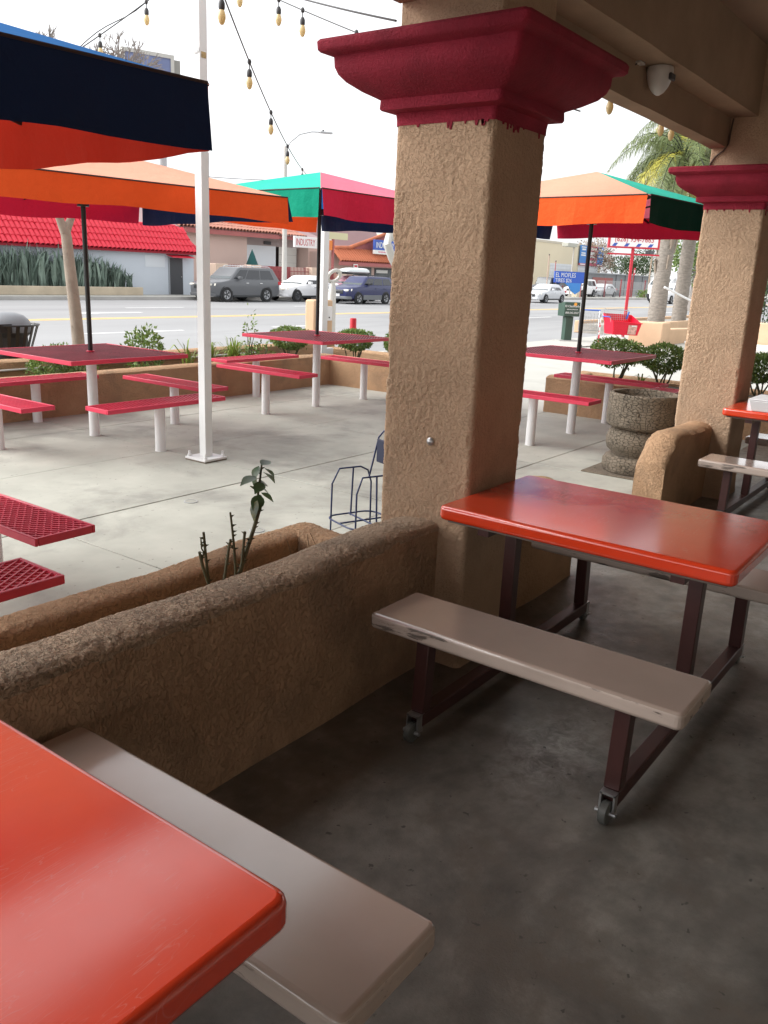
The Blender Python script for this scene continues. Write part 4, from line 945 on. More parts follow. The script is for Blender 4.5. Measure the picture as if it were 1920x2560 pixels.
for k in range(8):
    x=-.70+.19*k; MB().add([(x,-.063,2.835),(x+.12,-.063,2.835),(x+.19,-.063,2.93),(x+.07,-.063,2.93)],[(0,1,2,3)]).obj('stripe', (REDS,BLUEP)[k%2==0] if k%4 in(0,2) else WPAN, bd)
MB().bar((-1.0,0,2.66),(-.8,0,2.62),.09,.05).obj('flood_lamp', flat((.2,.17,.12),'lamp_brown',.6), rs_)
# ================================================================ VEHICLES
TYRE=flat((.02,.02,.021),'tyre',.8); RIM=flat((.42,.43,.45),'alloy_rim',.3,metal=.7); RIMD=flat((.10,.10,.11),'dark_rim',.3,metal=.5)
HLAMP=flat((.70,.68,.60),'headlamp',.15); TLAMP=flat((.55,.02,.03),'tail_lamp',.2); CHROME=flat((.72,.73,.74),'chrome',.2,metal=.8); PLATE=flat((.72,.74,.78),'number_plate',.5); TRIM=flat((.03,.032,.035),'black_trim',.5)
def paint(n,c,coat=.25): return mat('paint_'+n,c,.35,coat=coat,spec=.4)
_wheel={}
def wheel(t,x,y,r,side,rim=RIM):
    key=round(r,2)
    if key not in _wheel:
        _wheel[key]=(MB().lathe([(r*.62,-.10),(r*.92,-.105),(r,-.08),(r,.08),(r*.92,.105),(r*.66,.10),(r*.62,.085)],n=26,caps=False).mesh('tyre',smooth=.7),
                     None)
    w_=put('wheel',_wheel[key][0],TYRE,t,(x,y,r)); w_.rotation_euler=(PI/2*side,0,0) if side>0 else (PI/2,0,0)
    k=MB().lathe([(.0,.050),(r*.15,.055),(r*.16,.04)],n=12); 
    for q in range(5):
        an=2*PI*q/5
        for da in (-.16,.16): 
            a_=an+da; k.bar((r*.10*math.cos(an),r*.10*math.sin(an),.045),(r*.60*math.cos(a_),r*.60*math.sin(a_),.06),r*.10,.025)
    k.lathe([(r*.565,.03),(r*.565,.075),(r*.64,.088),(r*.64,.03)],n=24,caps=False)
    k.obj('rim',rim,w_,smooth=.6); MB().lathe([(r*.6,.0),(r*.6,.012)],n=20).obj('brake_disc', TRIM, w_)
    return w_
def car(label,loc,L,W,H,body,sp,rz=0,name='car',group='cars across the street',rim=RIM,lower=None,tint=TINTG,cat='car',roofrack=False,cladding=None):
    t=thing(name,label,cat,group,loc,rz); hw=W/2; r=sp['r']; xf,xr=sp['axles']; hood=sp['hood']; belt=sp['belt']; xb0,xr0,xr1,xb1=sp['cab']; deck=sp['deck']; nose=sp['nose']
    def zt(x):
        pts=[(0,nose),(.10,nose+.10),(.35,hood-.05),(xb0*.7,hood),(xb0,belt),(xb1,belt+.04),(L-.25,deck),(L-.06,deck-.05),(L,deck-.22)]
        for (a_,za),(b_,zb) in zip(pts,pts[1:]):
            if x<=b_: return za+(zb-za)*(x-a_)/max(1e-6,b_-a_)
        return pts[-1][1]
    def wd(x):
        pts=[(0,.70),(.12,.84),(.45,.96),(1.0,1.0),(L-.7,1.0),(L-.25,.95),(L-.05,.86),(L,.78)]
        for (a_,za),(b_,zb) in zip(pts,pts[1:]):
            if x<=b_: return hw*(za+(zb-za)*(x-a_)/max(1e-6,b_-a_))
        return hw*.78
    xs_=[0,.05,.12,.25,.45,.7,1.0,xb0,xb0+.4,L*.5,xb1-.5,xb1,L-.45,L-.25,L-.12,L-.05,L]; xs_=sorted(set(round(x,3) for x in xs_ if 0<=x<=L)); rings=[]
    for x in xs_:
        z1=zt(x); w_=wd(x); zb=.24+.10*max(0,1-x/.3)+.12*max(0,1-(L-x)/.4)
        half=[(w_*.86,zb),(w_*.965,zb+.08),(w_*.985,zb+(z1-zb)*.35),(w_,zb+(z1-zb)*.62),(w_*.985,z1-.10),(w_*.93,z1-.025),(w_*.80,z1+.012),(w_*.4,z1+.035)]
        rings.append([(x,y,z) for y,z in half]+[(x,-y,z) for y,z in reversed(half)])
    MB().loft(rings).obj('body',body,t,smooth=math.radians(38))
    # cabin
    wb,wr=hw*.90,hw*sp.get('tumble',.70); zb=belt-.03
    q=lambda x0,x1,w_,z,ri=.12:[(x,y,z) for x,y in rounded(x0,x1,-w_,w_,ri,3)]
    MB().loft([q(xb0,xb1,wb,zb),q(xb0+(xr0-xb0)*.9,xb1-(xb1-xr1)*.9,wb+(wr-wb)*.92,zb+(H-zb)*.91),q(xr0,xr1,wr,H-.035),q(xr0+.12,xr1-.12,wr*.86,H-.006),q(xr0+.4,xr1-.4,wr*.5,H)]).obj('cabin',body,t,smooth=math.radians(35))
    def sidep(u,v,s_): 
        x=(xb0+(xb1-xb0)*u)*(1-v)+(xr0+(xr1-xr0)*u)*v; return (x,s_*(wb+(wr-wb)*v+.010),zb+(H-.05-zb)*v)
    for s_ in (-1,1):
        for u0,u1 in sp['win']:
            MB().add([sidep(u0,.14,s_),sidep(u1,.14,s_),sidep(u1-.01 if u1>.9 else u1,.86,s_),sidep(u0+.015 if u0<.1 else u0,.86,s_)],[(0,1,2,3)] if s_<0 else [(3,2,1,0)]).obj('side_window',tint,t,recalc=False)
    def endp(k,v,f): 
        x=(xb0+(xr0-xb0)*v-.012) if f else (xb1+(xr1-xb1)*v+.012); return (x,k*(wb*.90+(wr*.90-wb*.90)*v),zb+(H-.05-zb)*v+(.008))
    MB().add([endp(1,.10,1),endp(-1,.10,1),endp(-1,.90,1),endp(1,.90,1)],[(0,1,2,3)]).obj('windshield',GLASS,t,recalc=False)
    MB().add([endp(-1,.25,0),endp(1,.25,0),endp(1,.88,0),endp(-1,.88,0)],[(0,1,2,3)]).obj('rear_window',tint,t,recalc=False)
    for x in (xf,xr):
        for s_ in (-1,1):
            MB().lathe([(r*1.17,-.03),(r*1.17,.0)],n=26).obj('wheel_arch',TRIM,t,loc=(x,s_*(hw*.985),r*1.02)).rotation_euler=(PI/2,0,0)
            wheel(t,x,s_*(hw-.075),r,1 if s_<0 else -1,rim)
    for s_ in (-1,1):
        MB().add([(.02,s_*hw*.45,nose-.02),(.03,s_*hw*.45,nose+.08),(.30,s_*hw*.93,nose+.13),(.24,s_*hw*.93,nose+.01)],[(0,1,2,3)]).prism([(.0,nose),(.26,nose+.01),(.30,nose+.11),(.04,nose+.09)],'y',s_*hw*.46,s_*hw*.80).obj('headlight',HLAMP,t,bevel=.012)
        MB().box(L-.26,L-.02,min(s_*hw*.72,s_*hw*.955),max(s_*hw*.72,s_*hw*.955),deck-.24,deck-.06).obj('tail_light',TLAMP,t,bevel=.02)
        mr=MB().box(xb0+.50,xb0+.70,min(s_*hw*.95,s_*(hw+.16)),max(s_*hw*.95,s_*(hw+.16)),belt+.03,belt+.17).obj('mirror',sp.get('mirror',body),t,bevel=.03)
        for u in sp['handles']: MB().box(u,u+.18,min(s_*hw*.985,s_*(hw+.012)),max(s_*hw*.985,s_*(hw+.012)),belt-.17,belt-.13).obj('door_handle',sp.get('hm',CHROME),t,bevel=.006)
        MB().box(xf+r*1.25,xr-r*1.25,min(s_*hw*.93,s_*(hw+.006)),max(s_*hw*.93,s_*(hw+.006)),.23,.34 if not cladding else .50).obj('sill',cladding or TRIM,t,bevel=.02)
    MB().box(-.018,.14,-hw*.44,hw*.44,nose-.16,nose+.06).obj('grille',TRIM,t,bevel=.02)
    gb=MB().box(-.026,-.016,-hw*.40,hw*.40,nose-.01,nose+.02).obj('grille_bar',CHROME,t)
    MB().prism(rounded(-.02,.55,-hw*.88,hw*.88,.25,4),'z',.26,.42).obj('front_bumper',cladding or sp.get('bumper',body),t,bevel=.03)
    MB().box(-.034,-.024,-.16,.16,.40,.54).obj('number_plate',PLATE,t)
    if roofrack:
        for s_ in (-1,1): MB().tube([(xr0+.15,s_*wr*.88,H-.01),(xr0+.3,s_*wr*.90,H+.055),(xr1-.3,s_*wr*.90,H+.055),(xr1-.1,s_*wr*.88,H-.01)],.022,8).obj('roof_rail',CHROME if roofrack is True else TRIM,t,smooth=.9)
    return t
SUVG=paint('grey_metallic',(.115,.12,.13)); WHT=paint('white',(.80,.80,.81)); NAVY=paint('navy',(.022,.028,.10)); MARO=paint('faded_maroon',(.35,.16,.20)); SILV=paint('silver',(.58,.60,.63)); JEEP=paint('charcoal',(.07,.075,.085))
Z0=-.298
sp_suv=dict(r=.37,axles=(.98,3.86),hood=1.02,belt=1.10,cab=(1.25,2.05,4.55,5.0),deck=1.12,nose=.78,win=((.05,.27),(.29,.58),(.60,.88)),handles=(2.35,3.35),tumble=.74,mirror=SUVG)
car('grey sport utility car parked across the street behind the white post',(30.2,34.0,Z0),5.04,1.92,1.74,SUVG,sp_suv,roofrack=True)
sp_sed=dict(r=.335,axles=(.95,3.77),hood=.86,belt=.93,cab=(1.35,2.25,3.55,4.45),deck=1.03,nose=.62,win=((.10,.44),(.46,.80)),handles=(2.35,3.30),tumble=.68)
car('white sedan parked nose to tail behind the grey sport utility car',(35.55,33.95,Z0),4.88,1.84,1.43,WHT,sp_sed,rim=RIMD)
sp_wag=dict(r=.325,axles=(.85,3.38),hood=.95,belt=1.02,cab=(1.15,1.80,4.05,4.42),deck=1.05,nose=.70,win=((.05,.30),(.32,.60),(.63,.90)),handles=(2.30,3.15),tumble=.74,hm=NAVY,mirror=TRIM)
car('dark blue wagon driving past with grey lower cladding',(37.85,31.25,Z0),4.45,1.74,1.52,NAVY,sp_wag,roofrack='black',cladding=flat((.16,.17,.18),'grey_cladding',.6))
mc=car('faded maroon car with a white roof box parked behind the blue wagon',(40.3,34.1,Z0),4.3,1.74,1.50,MARO,dict(sp_wag,hm=TRIM))
rbx=thing('roof_box','white roof cargo box on the faded maroon car','roof box',loc=(40.3,34.1,Z0))
MB().loft([[(x,y,z) for x,y in rounded(x0,x1,-w_,w_,.18,4)] for x0,x1,w_,z in ((1.5,3.6,.36,1.66),(1.35,3.7,.42,1.74),(1.5,3.65,.40,1.86),(1.9,3.5,.30,1.95),(2.2,3.3,.2,1.97))]).obj('shell',flat((.72,.77,.77),'roof_box_white',.35),rbx,smooth=.8)
for x in (1.75,3.1): MB().bar((x,-.75,1.60),(x,.75,1.60),.05,.04).obj('cross_bar',TRIM,rbx)
MB().box(1.25,3.6,-.38,.38,1.62,1.658).obj('tray',TRIM,rbx)
car('silver sedan driving on the far side, right of the near column',(60.5,30.9,Z0),4.6,1.78,1.42,SILV,sp_sed,group='cars on the right side of the street')
car('dark boxy off-road car parked behind the silver sedan',(76.5,38.6,-.2),4.3,1.85,1.85,JEEP,dict(r=.41,axles=(.75,3.3),hood=1.12,belt=1.18,cab=(1.5,1.75,4.1,4.28),deck=1.2,nose=.85,win=((.04,.40),(.44,.72),(.76,.96)),handles=(2.3,3.2),tumble=.86),group='cars on the right side of the street')
car('white sport utility car parked in the yard beside the tan post',(84.4,38.6,-.2),4.7,1.92,1.82,WHT,dict(sp_suv,mirror=WHT),group='cars on the right side of the street')
car('silver car behind the wire fence next to the white sport utility car',(89.4,38.2,-.2),4.6,1.8,1.44,SILV,sp_sed,group='cars on the right side of the street')
car('white pickup truck at the kerb behind the palm trunks',(81.0,28.2,Z0),5.6,2.0,1.9,WHT,dict(r=.40,axles=(1.0,4.5),hood=1.15,belt=1.22,cab=(1.5,2.1,3.7,3.95),deck=1.2,nose=.85,win=((.06,.48),(.52,.92)),handles=(2.9,),tumble=.8,bumper=TRIM),group='cars on the right side of the street',cat='truck',name='pickup_truck')
bt=thing('box_truck','tall white box truck behind the white pickup','truck',loc=(92,31.5,Z0)); MB().box(0,6,-1.2,1.2,.7,4.3).obj('cargo_box',WHT,bt,bevel=.04); MB().loft([[(-1.8,y,z) for y,z in ((-1.05,.5),(1.05,.5),(1.05,1.6),(-1.05,1.6))],[(-.1,y,z) for y,z in ((-1.1,.5),(1.1,.5),(1.1,2.6),(-1.1,2.6))]]).obj('cab',WHT,bt,bevel=.05); MB().add([(-1.75,-.95,1.66),(-1.75,.95,1.66),(-.65,.95,2.3),(-.65,-.95,2.3)],[(0,1,2,3)]).obj('windshield',GLASS,bt)
for x in (-1.0,4.6):
    for y in (-1.05,1.05): wheel(bt,x,y,.45,1 if y<0 else -1)
MB().box(-1.9,-1.75,-1.1,1.1,.35,.75).obj('bumper',TRIM,bt,bevel=.03)

# ================================================================ BUILDINGS ACROSS THE STREET
def barrel(L,r=.13,n=7,lip=.012):
    m_=MB(); rings=[]
    for s_,k in ((0,1.06),(1,.92)):
        rings.append([(r*k*math.cos(PI*i/n),L*s_,r*k*math.sin(PI*i/n)+lip*(1-s_)) for i in range(n+1)])
    o=len(m_.v)
    inner=[[(x*.86,y,z-.02) for x,y,z in rg] for rg in rings]
    m_.loft(rings,closed=False); m_.loft(inner,closed=False)
    a_,b_=rings[0],inner[0]
    for i in range(n): m_.add([a_[i],a_[i+1],b_[i+1],b_[i]],[(0,1,2,3)])
    return m_.mesh('roof_tile',smooth=.9)
def tiles(parent,m_,x0,x1,y0,z0,y1,z1,rows,pitch,name='roof_tile'):
    L=math.hypot(y1-y0,z1-z0); sl=math.atan2(z1-z0,y1-y0); me=barrel(L/rows*1.06,pitch*.5)
    for r in range(rows):
        k=0; x=x0+pitch/2
        while x<x1-pitch*.3:
            u=r/rows; o=put(name,me,m_,parent,(x+rnd(-.006,.006),y0+(y1-y0)*u,z0+(z1-z0)*u+.02)); o.rotation_euler=(sl+rnd(-.012,.012),0,rnd(-.01,.01)); x+=pitch
# 1: pale blue grey building with the bright red tile mansard
b1=thing('red_roof_building','low pale blue grey building with bright red tile roof and dark door','building',loc=(0,37.6,-.16))
BLUEW=flat((.56,.61,.67),'pale_blue_stucco',.9,var=.05,vscale=.4)
MB().box(10,33.0,0,9,0,2.30).obj('wall',BLUEW,b1)
rf=MB().add([(10,-.32,2.12),(33.25,-.32,2.12),(33.25,-.32,2.22),(10,-.32,2.22),(10,.75,3.50),(32.5,.75,3.50),(33.25,9.2,2.2),(32.5,8,3.5),(10,9,3.5)],[(0,1,2,3),(3,2,5,4),(2,6,7,5),(4,5,7,8)]).obj('roof',flat((.30,.012,.025),'red_underlay',.8),b1)
tiles(rf,TILE_R,17.2,32.95,-.34,2.20,.72,3.46,4,.262)
hp=MB().tube([(33.2,-.32,2.26),(32.95,.1,2.70),(32.62,.6,3.30),(32.45,.78,3.56)],.10,8).obj('hip_cap',TILE_R,rf,smooth=.9)
MB().tube([(10,.78,3.55),(32.4,.78,3.57)],.10,8).obj('ridge_cap',TILE_R,rf,smooth=.9)
dr_=MB().box(31.3,32.2,-.03,.02,.02,1.92).obj('door',flat((.055,.058,.065),'dark_door',.5),b1,bevel=.01); MB().ball((32.08,-.05,.95),.03).obj('handle',STEEL,dr_)
MB().box(31.22,31.298,-.045,.02,.0,1.97).obj('door_frame',flat((.30,.32,.35),'frame_grey',.6),b1)
aw=MB().prism([(-.55,1.98),(.0,2.10),(.0,2.06),(-.55,1.94)],'x',31.1,32.6); aw.obj('door_awning',TILE_R,b1)
MB().box(29.7,31.0,-.012,.01,1.42,2.02).obj('painted_patch',flat((.66,.70,.74),'patch_paint',.9),b1)
bw=thing('raised_bed','low tan concrete retaining wall in front of the spiky plants','wall',loc=(0,36.6,-.16)); MB().box(10,28.75,0,.25,0,.40).obj('wall_body',flat((.52,.44,.33),'bed_concrete',.9,var=.15,vscale=1),bw,bevel=.03); MB().box(10,28.6,.25,.98,0,.36).obj('soil',SOIL,bw)
ag=MB()
def agclump(x,y,h,n):
    for _ in range(n):
        an=rnd(0,6.28); lean=rnd(.05,.75); L=h*rnd(.65,1.1); d=Vector((math.cos(an),math.sin(an)*.6,0)); s_=Vector((-d.y,d.x,0)); s_=(s_+Vector((rnd(-.5,.5),rnd(-.5,.5),0))).normalized(); w_=rnd(.045,.075); b=Vector((x+rnd(-.15,.15),y+rnd(-.1,.1),0)); g=rnd(.55,1.4)
        P=[b,b+d*L*.2*lean+Vector((0,0,L*.4)),b+d*L*.55*lean+Vector((0,0,L*.78)),b+d*L*.95*lean+Vector((0,0,L*(1.05-.25*lean)))]; W=[w_*.7,w_,w_*.75,.003]
        for k in range(3): ag.add([P[k]-s_*W[k],P[k]+s_*W[k],P[k+1]+s_*W[k+1],P[k+1]-s_*W[k+1]],[(0,1,2,3)]); ag.c.append((g,g,g*1.02,1))
for k in range(60):
    x=15+13.4*k/60; u=max(0,min(1,(28.6-x)/3.2)); agclump(x,.45+rnd(-.15,.35),(.45+1.35*u**.7)*rnd(.85,1.1),20)
tag(ag.obj('spiky_agave_hedge',AGAVE,None,loc=(0,36.7,.18),recalc=False),'mass of grey green sword leaved plants before the red roofed building','hedge',kind='stuff')

# 2: pink stucco shop with tile eaves, garage doors, wing with tiled awning
PINK=flat((.60,.45,.40),'pink_stucco',.9,var=.04,vscale=.4); FASC=flat((.38,.12,.115),'maroon_fascia',.7,var=.08); MAUVE=flat((.36,.245,.25),'mauve_roof',.85,var=.06,vscale=.5)
b2=thing('pink_shop','pink stucco auto shop with faded tile eaves and white garage doors','building',loc=(0,44,-.16))
MB().box(34,43.4,0,10,0,3.62).obj('wall',PINK,b2); MB().box(43.4,53.5,2.6,10,0,4.2).obj('recess_wall',flat((.16,.13,.125),'dark_recess',.9),b2); MB().box(49.6,52.6,-.1,2.6,0,3.15).obj('pier',PINK,b2); MB().box(43.4,49.6,.9,1.1,3.08,3.62).obj('lintel',flat((.42,.36,.36),'lintel_mauve',.9),b2)
MB().box(34,46.0,-.55,-.45,3.56,3.86).obj('fascia',FASC,b2); MB().box(46.0,50.6,-.35,-.25,3.60,3.82).obj('fascia',FASC,b2)
rf2=MB().add([(34,-.6,3.86),(50.5,-.6,3.86),(50.5,3.0,5.0),(34,3.0,5.0),(34,3.2,3.8),(50.5,3.2,3.8)],[(0,1,2,3),(3,2,5,4)]).obj('roof',MAUVE,b2)
tiles(rf2,TILE_P,37.0,46.0,-.62,3.86,1.2,4.42,3,.30); tiles(rf2,TILE_P,46.0,49.2,-.5,3.80,1.2,4.32,2,.30)
MB().box(43.5,47.15,.86,.895,1.0,3.1).obj('banner_door',flat((.74,.79,.84),'white_banner',.6),b2)
gd=MB().box(47.5,49.4,.88,.90,.2,3.1).obj('garage_door',flat((.66,.66,.63),'garage_white',.7),b2)
for k in range(5): MB().box(47.5,49.4,.868,.879,.35+.55*k,.37+.55*k).obj('panel_groove',flat((.40,.40,.38),'groove_grey',.8),gd)
MB().box(45.9,46.6,.80,.859,3.20,3.42).obj('vent',DARKM,b2)
MB().box(34.5,35.4,-.6,-.02,0,1.9).obj('utility_cabinet',flat((.22,.22,.22),'cabinet_grey',.7),b2); MB().bar((36.6,-.5,1.3),(36.2,-.3,2.45),.13,.13).obj('wood_prop',flat((.20,.15,.12),'prop_wood',.9),b2)
cu_=thing('closed_umbrella','folded dark teal umbrella standing before the white banner','umbrella',loc=(42.4,42.5,-.16)); MB().lathe([(.42,1.75),(.30,2.05),(.16,2.4),(.04,2.66),(.02,2.74)],n=12).obj('canopy',flat((.012,.085,.085),'teal_canvas',.8),cu_,smooth=.3,jit=.01); MB().tube([(0,0,0),(0,0,2.0)],.03,8).obj('pole',DARKM,cu_)
# wing with orange tiles and signs
b3=thing('tiled_awning_shop','pink shop front with orange tiled awning and dark windows','building',loc=(0,42,-.16))
MB().box(49.8,62,0,9,0,2.9).obj('wall',PINK,b3); rf3=MB().add([(49.9,-.9,2.26),(60,-.9,2.26),(60,.0,3.1),(50.6,.0,3.1),(49.9,-.9,2.10),(60,-.9,2.10)],[(0,1,2,3),(4,5,1,0)]).obj('awning_roof',FASC,b3)
tiles(rf3,TILE_O,50.0,59.0,-.93,2.26,-.02,3.1,1,.29); MB().box(49.8,60,-.96,-.90,2.0,2.24).obj('fascia',FASC,b3)
gb_=MB().prism([(50.2,3.1),(62,3.1),(62,5.7),(58.0,4.85),(52.0,3.22)],'y',.05,.25).obj('gable',FASC,b3); 
MB().add([(44.5,4,3.2),(62,4,3.2),(62,6,6.5),(47,6,6.5)],[(0,1,2,3)]).obj('upper_roof',MAUVE,b3)
MB().tube([(50.3,-.05,3.22),(52.0,-.05,3.30),(55,-.05,4.10),(58.2,-.05,5.0)],.14,8).obj('gable_tile_edge',TILE_O,b3,smooth=.8)
for x0,x1 in ((53.3,54.9),(55.3,57.6)):
    w_=MB().box(x0,x1,-.03,.02,.9,1.92).obj('window_frame',DARKM,b3); MB().box(x0+.1,x1-.1,-.045,-.031,1.0,1.85).obj('pane',flat((.06,.07,.075),'shop_glass',.1,var=.5,vscale=2),w_); MB().box(x0+.2,x1-.6,-.055,-.046,1.55,1.78).obj('window_poster',PAPERW,w_)
sg=thing('blue_shop_sign','blue and white shop sign lettered INDUSTRY AUTO over the tiled awning','sign',loc=(54.2,41.3,3.0)); MB().box(0,4.2,-.08,.08,.10,.85).obj('panel',BLUEP,sg,bevel=.01); MB().box(0,4.2,-.082,.082,-.20,.098).obj('lower_panel',PAPERW,sg)
text('lettering','INDUSTRY AUTO',PAPERW,sg,(.18,-.084,.26),.62,sx=.80)
MB().box(.5,3.6,-.09,-.083,-.09,.01).obj('lettering_band',flat((.62,.30,.36),'faded_red',.7,var=.5,vscale=9),sg)
sw=thing('white_shop_sign','long white sign with red INDUSTRY lettering behind the far white post','sign',loc=(44.1,40.3,2.85)); MB().box(0,4.1,-.08,.08,0,.72).obj('panel',WPAN,sw,bevel=.01); text('lettering','INDUSTRY',REDS,sw,(.10,-.084,.14),.62,sx=.66); text('lettering','S',REDS,sw,(3.72,-.084,.14),.62,sx=.66)
ps=thing('yellow_pole_sign','small yellow and orange sign board on a maroon pole','sign',loc=(47.55,39.8,-.16)); MB().bar((0,0,0),(0,0,3.75),.14,.14).obj('pole',FASC,ps); MB().box(-.9,1.5,-.1,.1,3.70,4.15).obj('board',flat((.62,.58,.36),'pale_yellow',.6),ps); MB().box(-.62,-.16,-.09,.09,2.95,3.60).obj('orange_board',flat((.75,.22,.04),'orange_board',.6),ps)
ns=thing('small_eave_sign','small red and white sign hanging under the tiled awning','sign',loc=(51.3,40.9,1.68)); MB().box(0,.48,-.02,.02,0,.28).obj('panel',PAPERW,ns); MB().box(.06,.42,-.027,-.021,.06,.22).obj('symbol',REDS,ns)
# iron fence and its posts
fe=thing('iron_fence','dark red iron picket fence in front of the pink shop','fence',loc=(0,38.6,-.16)); pk=MB(); x=36.4
while x<47.5:
    if not any(a_<x<b_ for a_,b_ in ((38.1,39.0),(43.7,44.4))): pk.bar((x,0,.05),(x,0,1.72),.032)
    x+=.135
for z in (.25,1.05,1.45): pk.bar((36.3,0,z),(38.1,0,z),.04); pk.bar((39,0,z),(43.7,0,z),.04); pk.bar((44.4,0,z),(47.5,0,z),.04)
IRON=flat((.27,.055,.06),'iron_red',.6); tag(pk.obj('pickets',IRON,fe),kind='stuff')
for x0,x1,nm in ((35.3,36.25,'fence_post'),(38.1,39.0,'fence_post'),(43.7,44.4,'fence_post'),(46.6,47.3,'fence_post')): MB().box(x0,x1,-.3,.3,0,1.74).obj(nm,flat((.62,.48,.38),'post_stucco',.9),fe,bevel=.03)
MB().box(39.6,42.6,.6,.66,.2,1.72).obj('gate_sheet',flat((.30,.07,.075),'gate_maroon',.7),fe); MB().box(44.6,47.4,.6,.66,.2,1.5).obj('gate_sheet',flat((.30,.07,.075),'gate_maroon',.7),fe)
vn=thing('parked_van','cream van roof and windows behind the iron fence','van',loc=(39.4,40.6,-.16)); MB().loft([[(x,y,z) for x,y in rounded(x0,x1,-.95,.95,.2,3)] for x0,x1,z in ((0,5.2,.4),(0,5.2,1.1),(.5,5.1,1.66),(.9,4.9,1.72))]).obj('body',flat((.62,.58,.50),'van_cream',.4),vn,smooth=.6); MB().box(.9,2.1,-.92,-.85,1.2,1.52).obj('side_window',TINTG,vn); MB().box(2.4,4.6,-.92,-.85,1.2,1.52).obj('side_window',TINTG,vn)
for x in (1.0,4.1): wheel(vn,x,-.9,.33,1)
ac=MB()
for cx in (39.2,42.9):
    for _ in range(26):
        an=rnd(0,6.28); L=rnd(.6,1.0); d=Vector((math.cos(an)*.6,math.sin(an)*.3,1)).normalized(); s_=Vector((1,0,0)); b=Vector((cx,38.1,-.1)); g=rnd(.6,1.3)
        ac.add([b-s_*.05,b+s_*.05,b+d*L*.6+s_*.06,b+d*L*.6-s_*.06],[(0,1,2,3)]); ac.c.append((g,g,g,1)); ac.add([b+d*L*.6-s_*.06,b+d*L*.6+s_*.06,b+d*L],[(0,1,2)]); ac.c.append((g,g,g,1))
tag(ac.obj('agave_plants',AGAVE,None,recalc=False),'small grey green agaves along the foot of the iron fence','plants',kind='stuff')
sl=thing('street_lamp','tall concrete street lamp with curved arm above the parked cars','street lamp',loc=(38.15,35.6,-.15)); MB().tube([(0,0,0),(0,0,4),(.0,0,8.25)],[.16,.13,.10],12).obj('pole',flat((.52,.51,.48),'lamp_concrete',.8),sl,smooth=1); MB().tube([(0,0,8.05),(.25,-.15,8.5),(.7,-.45,8.95),(1.3,-.8,9.15),(1.75,-1.1,9.18)],.035,8).obj('arm',GREYM,sl,smooth=1); hd=MB().prism([(0,-.14),(.75,-.10),(.75,.10),(0,.14)],'z',-.07,.03).obj('lamp_head',GREYM,sl,loc=(1.7,-1.06,9.2),rz=math.radians(-32),bevel=.02); MB().lathe([(.05,0),(.05,.09)],n=8).obj('photocell',DARKM,hd,loc=(.2,0,.03))
# background trees, billboard
bare_tree('bare_tree','large leafless grey tree behind the red roofed building',(37.2,50,0),15.4,3.4,5,5,r0=.28,trunk_h=.68)
bare_tree('bare_tree','smaller leafless tree top far left behind the blue umbrella',(32.2,50,0),15.0,2.4,5,9,r0=.34,trunk_h=.74)
bb=thing('billboard','blue billboard with pale frame high on a steel pole behind the umbrellas','billboard',loc=(44.8,55,-.2),rz=math.radians(-20)); pn=MB().box(-2.2,1.2,-.25,.25,12.9,16.1).obj('panel',flat((.16,.20,.36),'billboard_blue',.6,var=.15,vscale=.5),bb)
for x0,x1,z0,z1 in ((-2.4,1.45,16.1,16.35),(-2.4,1.45,12.6,12.9),(-2.4,-2.2,12.9,16.1),(1.2,1.45,12.9,16.1)): MB().box(x0,x1,-.35,.1,z0,z1).obj('frame',flat((.50,.50,.47),'billboard_frame',.7),pn)
MB().box(1.5,2.0,-.1,.9,12.4,16.1).obj('side_cabinet',flat((.28,.28,.26),'cabinet_dark',.7),bb); MB().tube([(.6,.3,0),(.6,.3,12.6)],.32,12).obj('pole',GREYM,bb,smooth=1); 
for x in (3.6,4.1): MB().bar((x,0,6),(x+.1,0,10.0),.05).obj('ladder_rail',GREYM,bb)
for k in range(12): MB().bar((3.6,0,6.2+.32*k),(4.1,0,6.2+.32*k),.04).obj('ladder_rung',GREYM,bb)

# 3: cream industrial building on the right, its signs and yard
CREAM=flat((.68,.60,.44),'cream_stucco',.9,var=.04,vscale=.2)
b4=thing('cream_garage','cream industrial garage with roll-up doors and a banner sign','building',loc=(0,45,-.2))
MB().box(80,106.6,0,20,0,5.75).obj('wall',CREAM,b4); MB().box(98.3,99.2,-.12,-.01,0,5.75).obj('pilaster',CREAM,b4); MB().box(80,106.7,-.06,-.01,5.6,5.85).obj('parapet_cap',flat((.55,.50,.40),'cap_cream',.9),b4)
ROLL=flat((.66,.68,.70),'roll_door',.6,var=.06,vscale=2); 
for x0,x1,zc in ((92.3,98.2,.0),(99.9,105.9,2.55)):
    d=MB().box(x0,x1,-.04,-.005,zc,3.45).obj('roll_up_door',ROLL,b4)
    for k in range(9):
        z=zc+.3+.36*k
        if z<3.4: MB().box(x0,x1,-.055,-.041,z,z+.03).obj('door_rib',flat((.50,.52,.54),'rib_grey',.6),d)
    if zc>0: MB().box(x0,x1,-.03,-.006,.0,2.53).obj('door_opening',flat((.03,.03,.03),'dark_opening',.9),b4)
sgn=thing('garage_sign','blue and pink sign board high on the cream garage','sign',loc=(99.7,44.8,3.25)); 
for x0,x1,m_ in ((0,1.9,flat((.06,.22,.55),'sign_sky_blue',.6)),(1.9,5.1,flat((.50,.11,.16),'sign_pink_red',.6)),(5.1,7.0,flat((.06,.22,.55),'sign_sky_blue',.6))): MB().box(x0,x1,-.05,.05,.25,2.3).obj('panel',m_,sgn)
MB().box(0,7.0,-.055,.045,0,.248).obj('lower_strip',flat((.50,.11,.16),'sign_pink_red',.6),sgn)
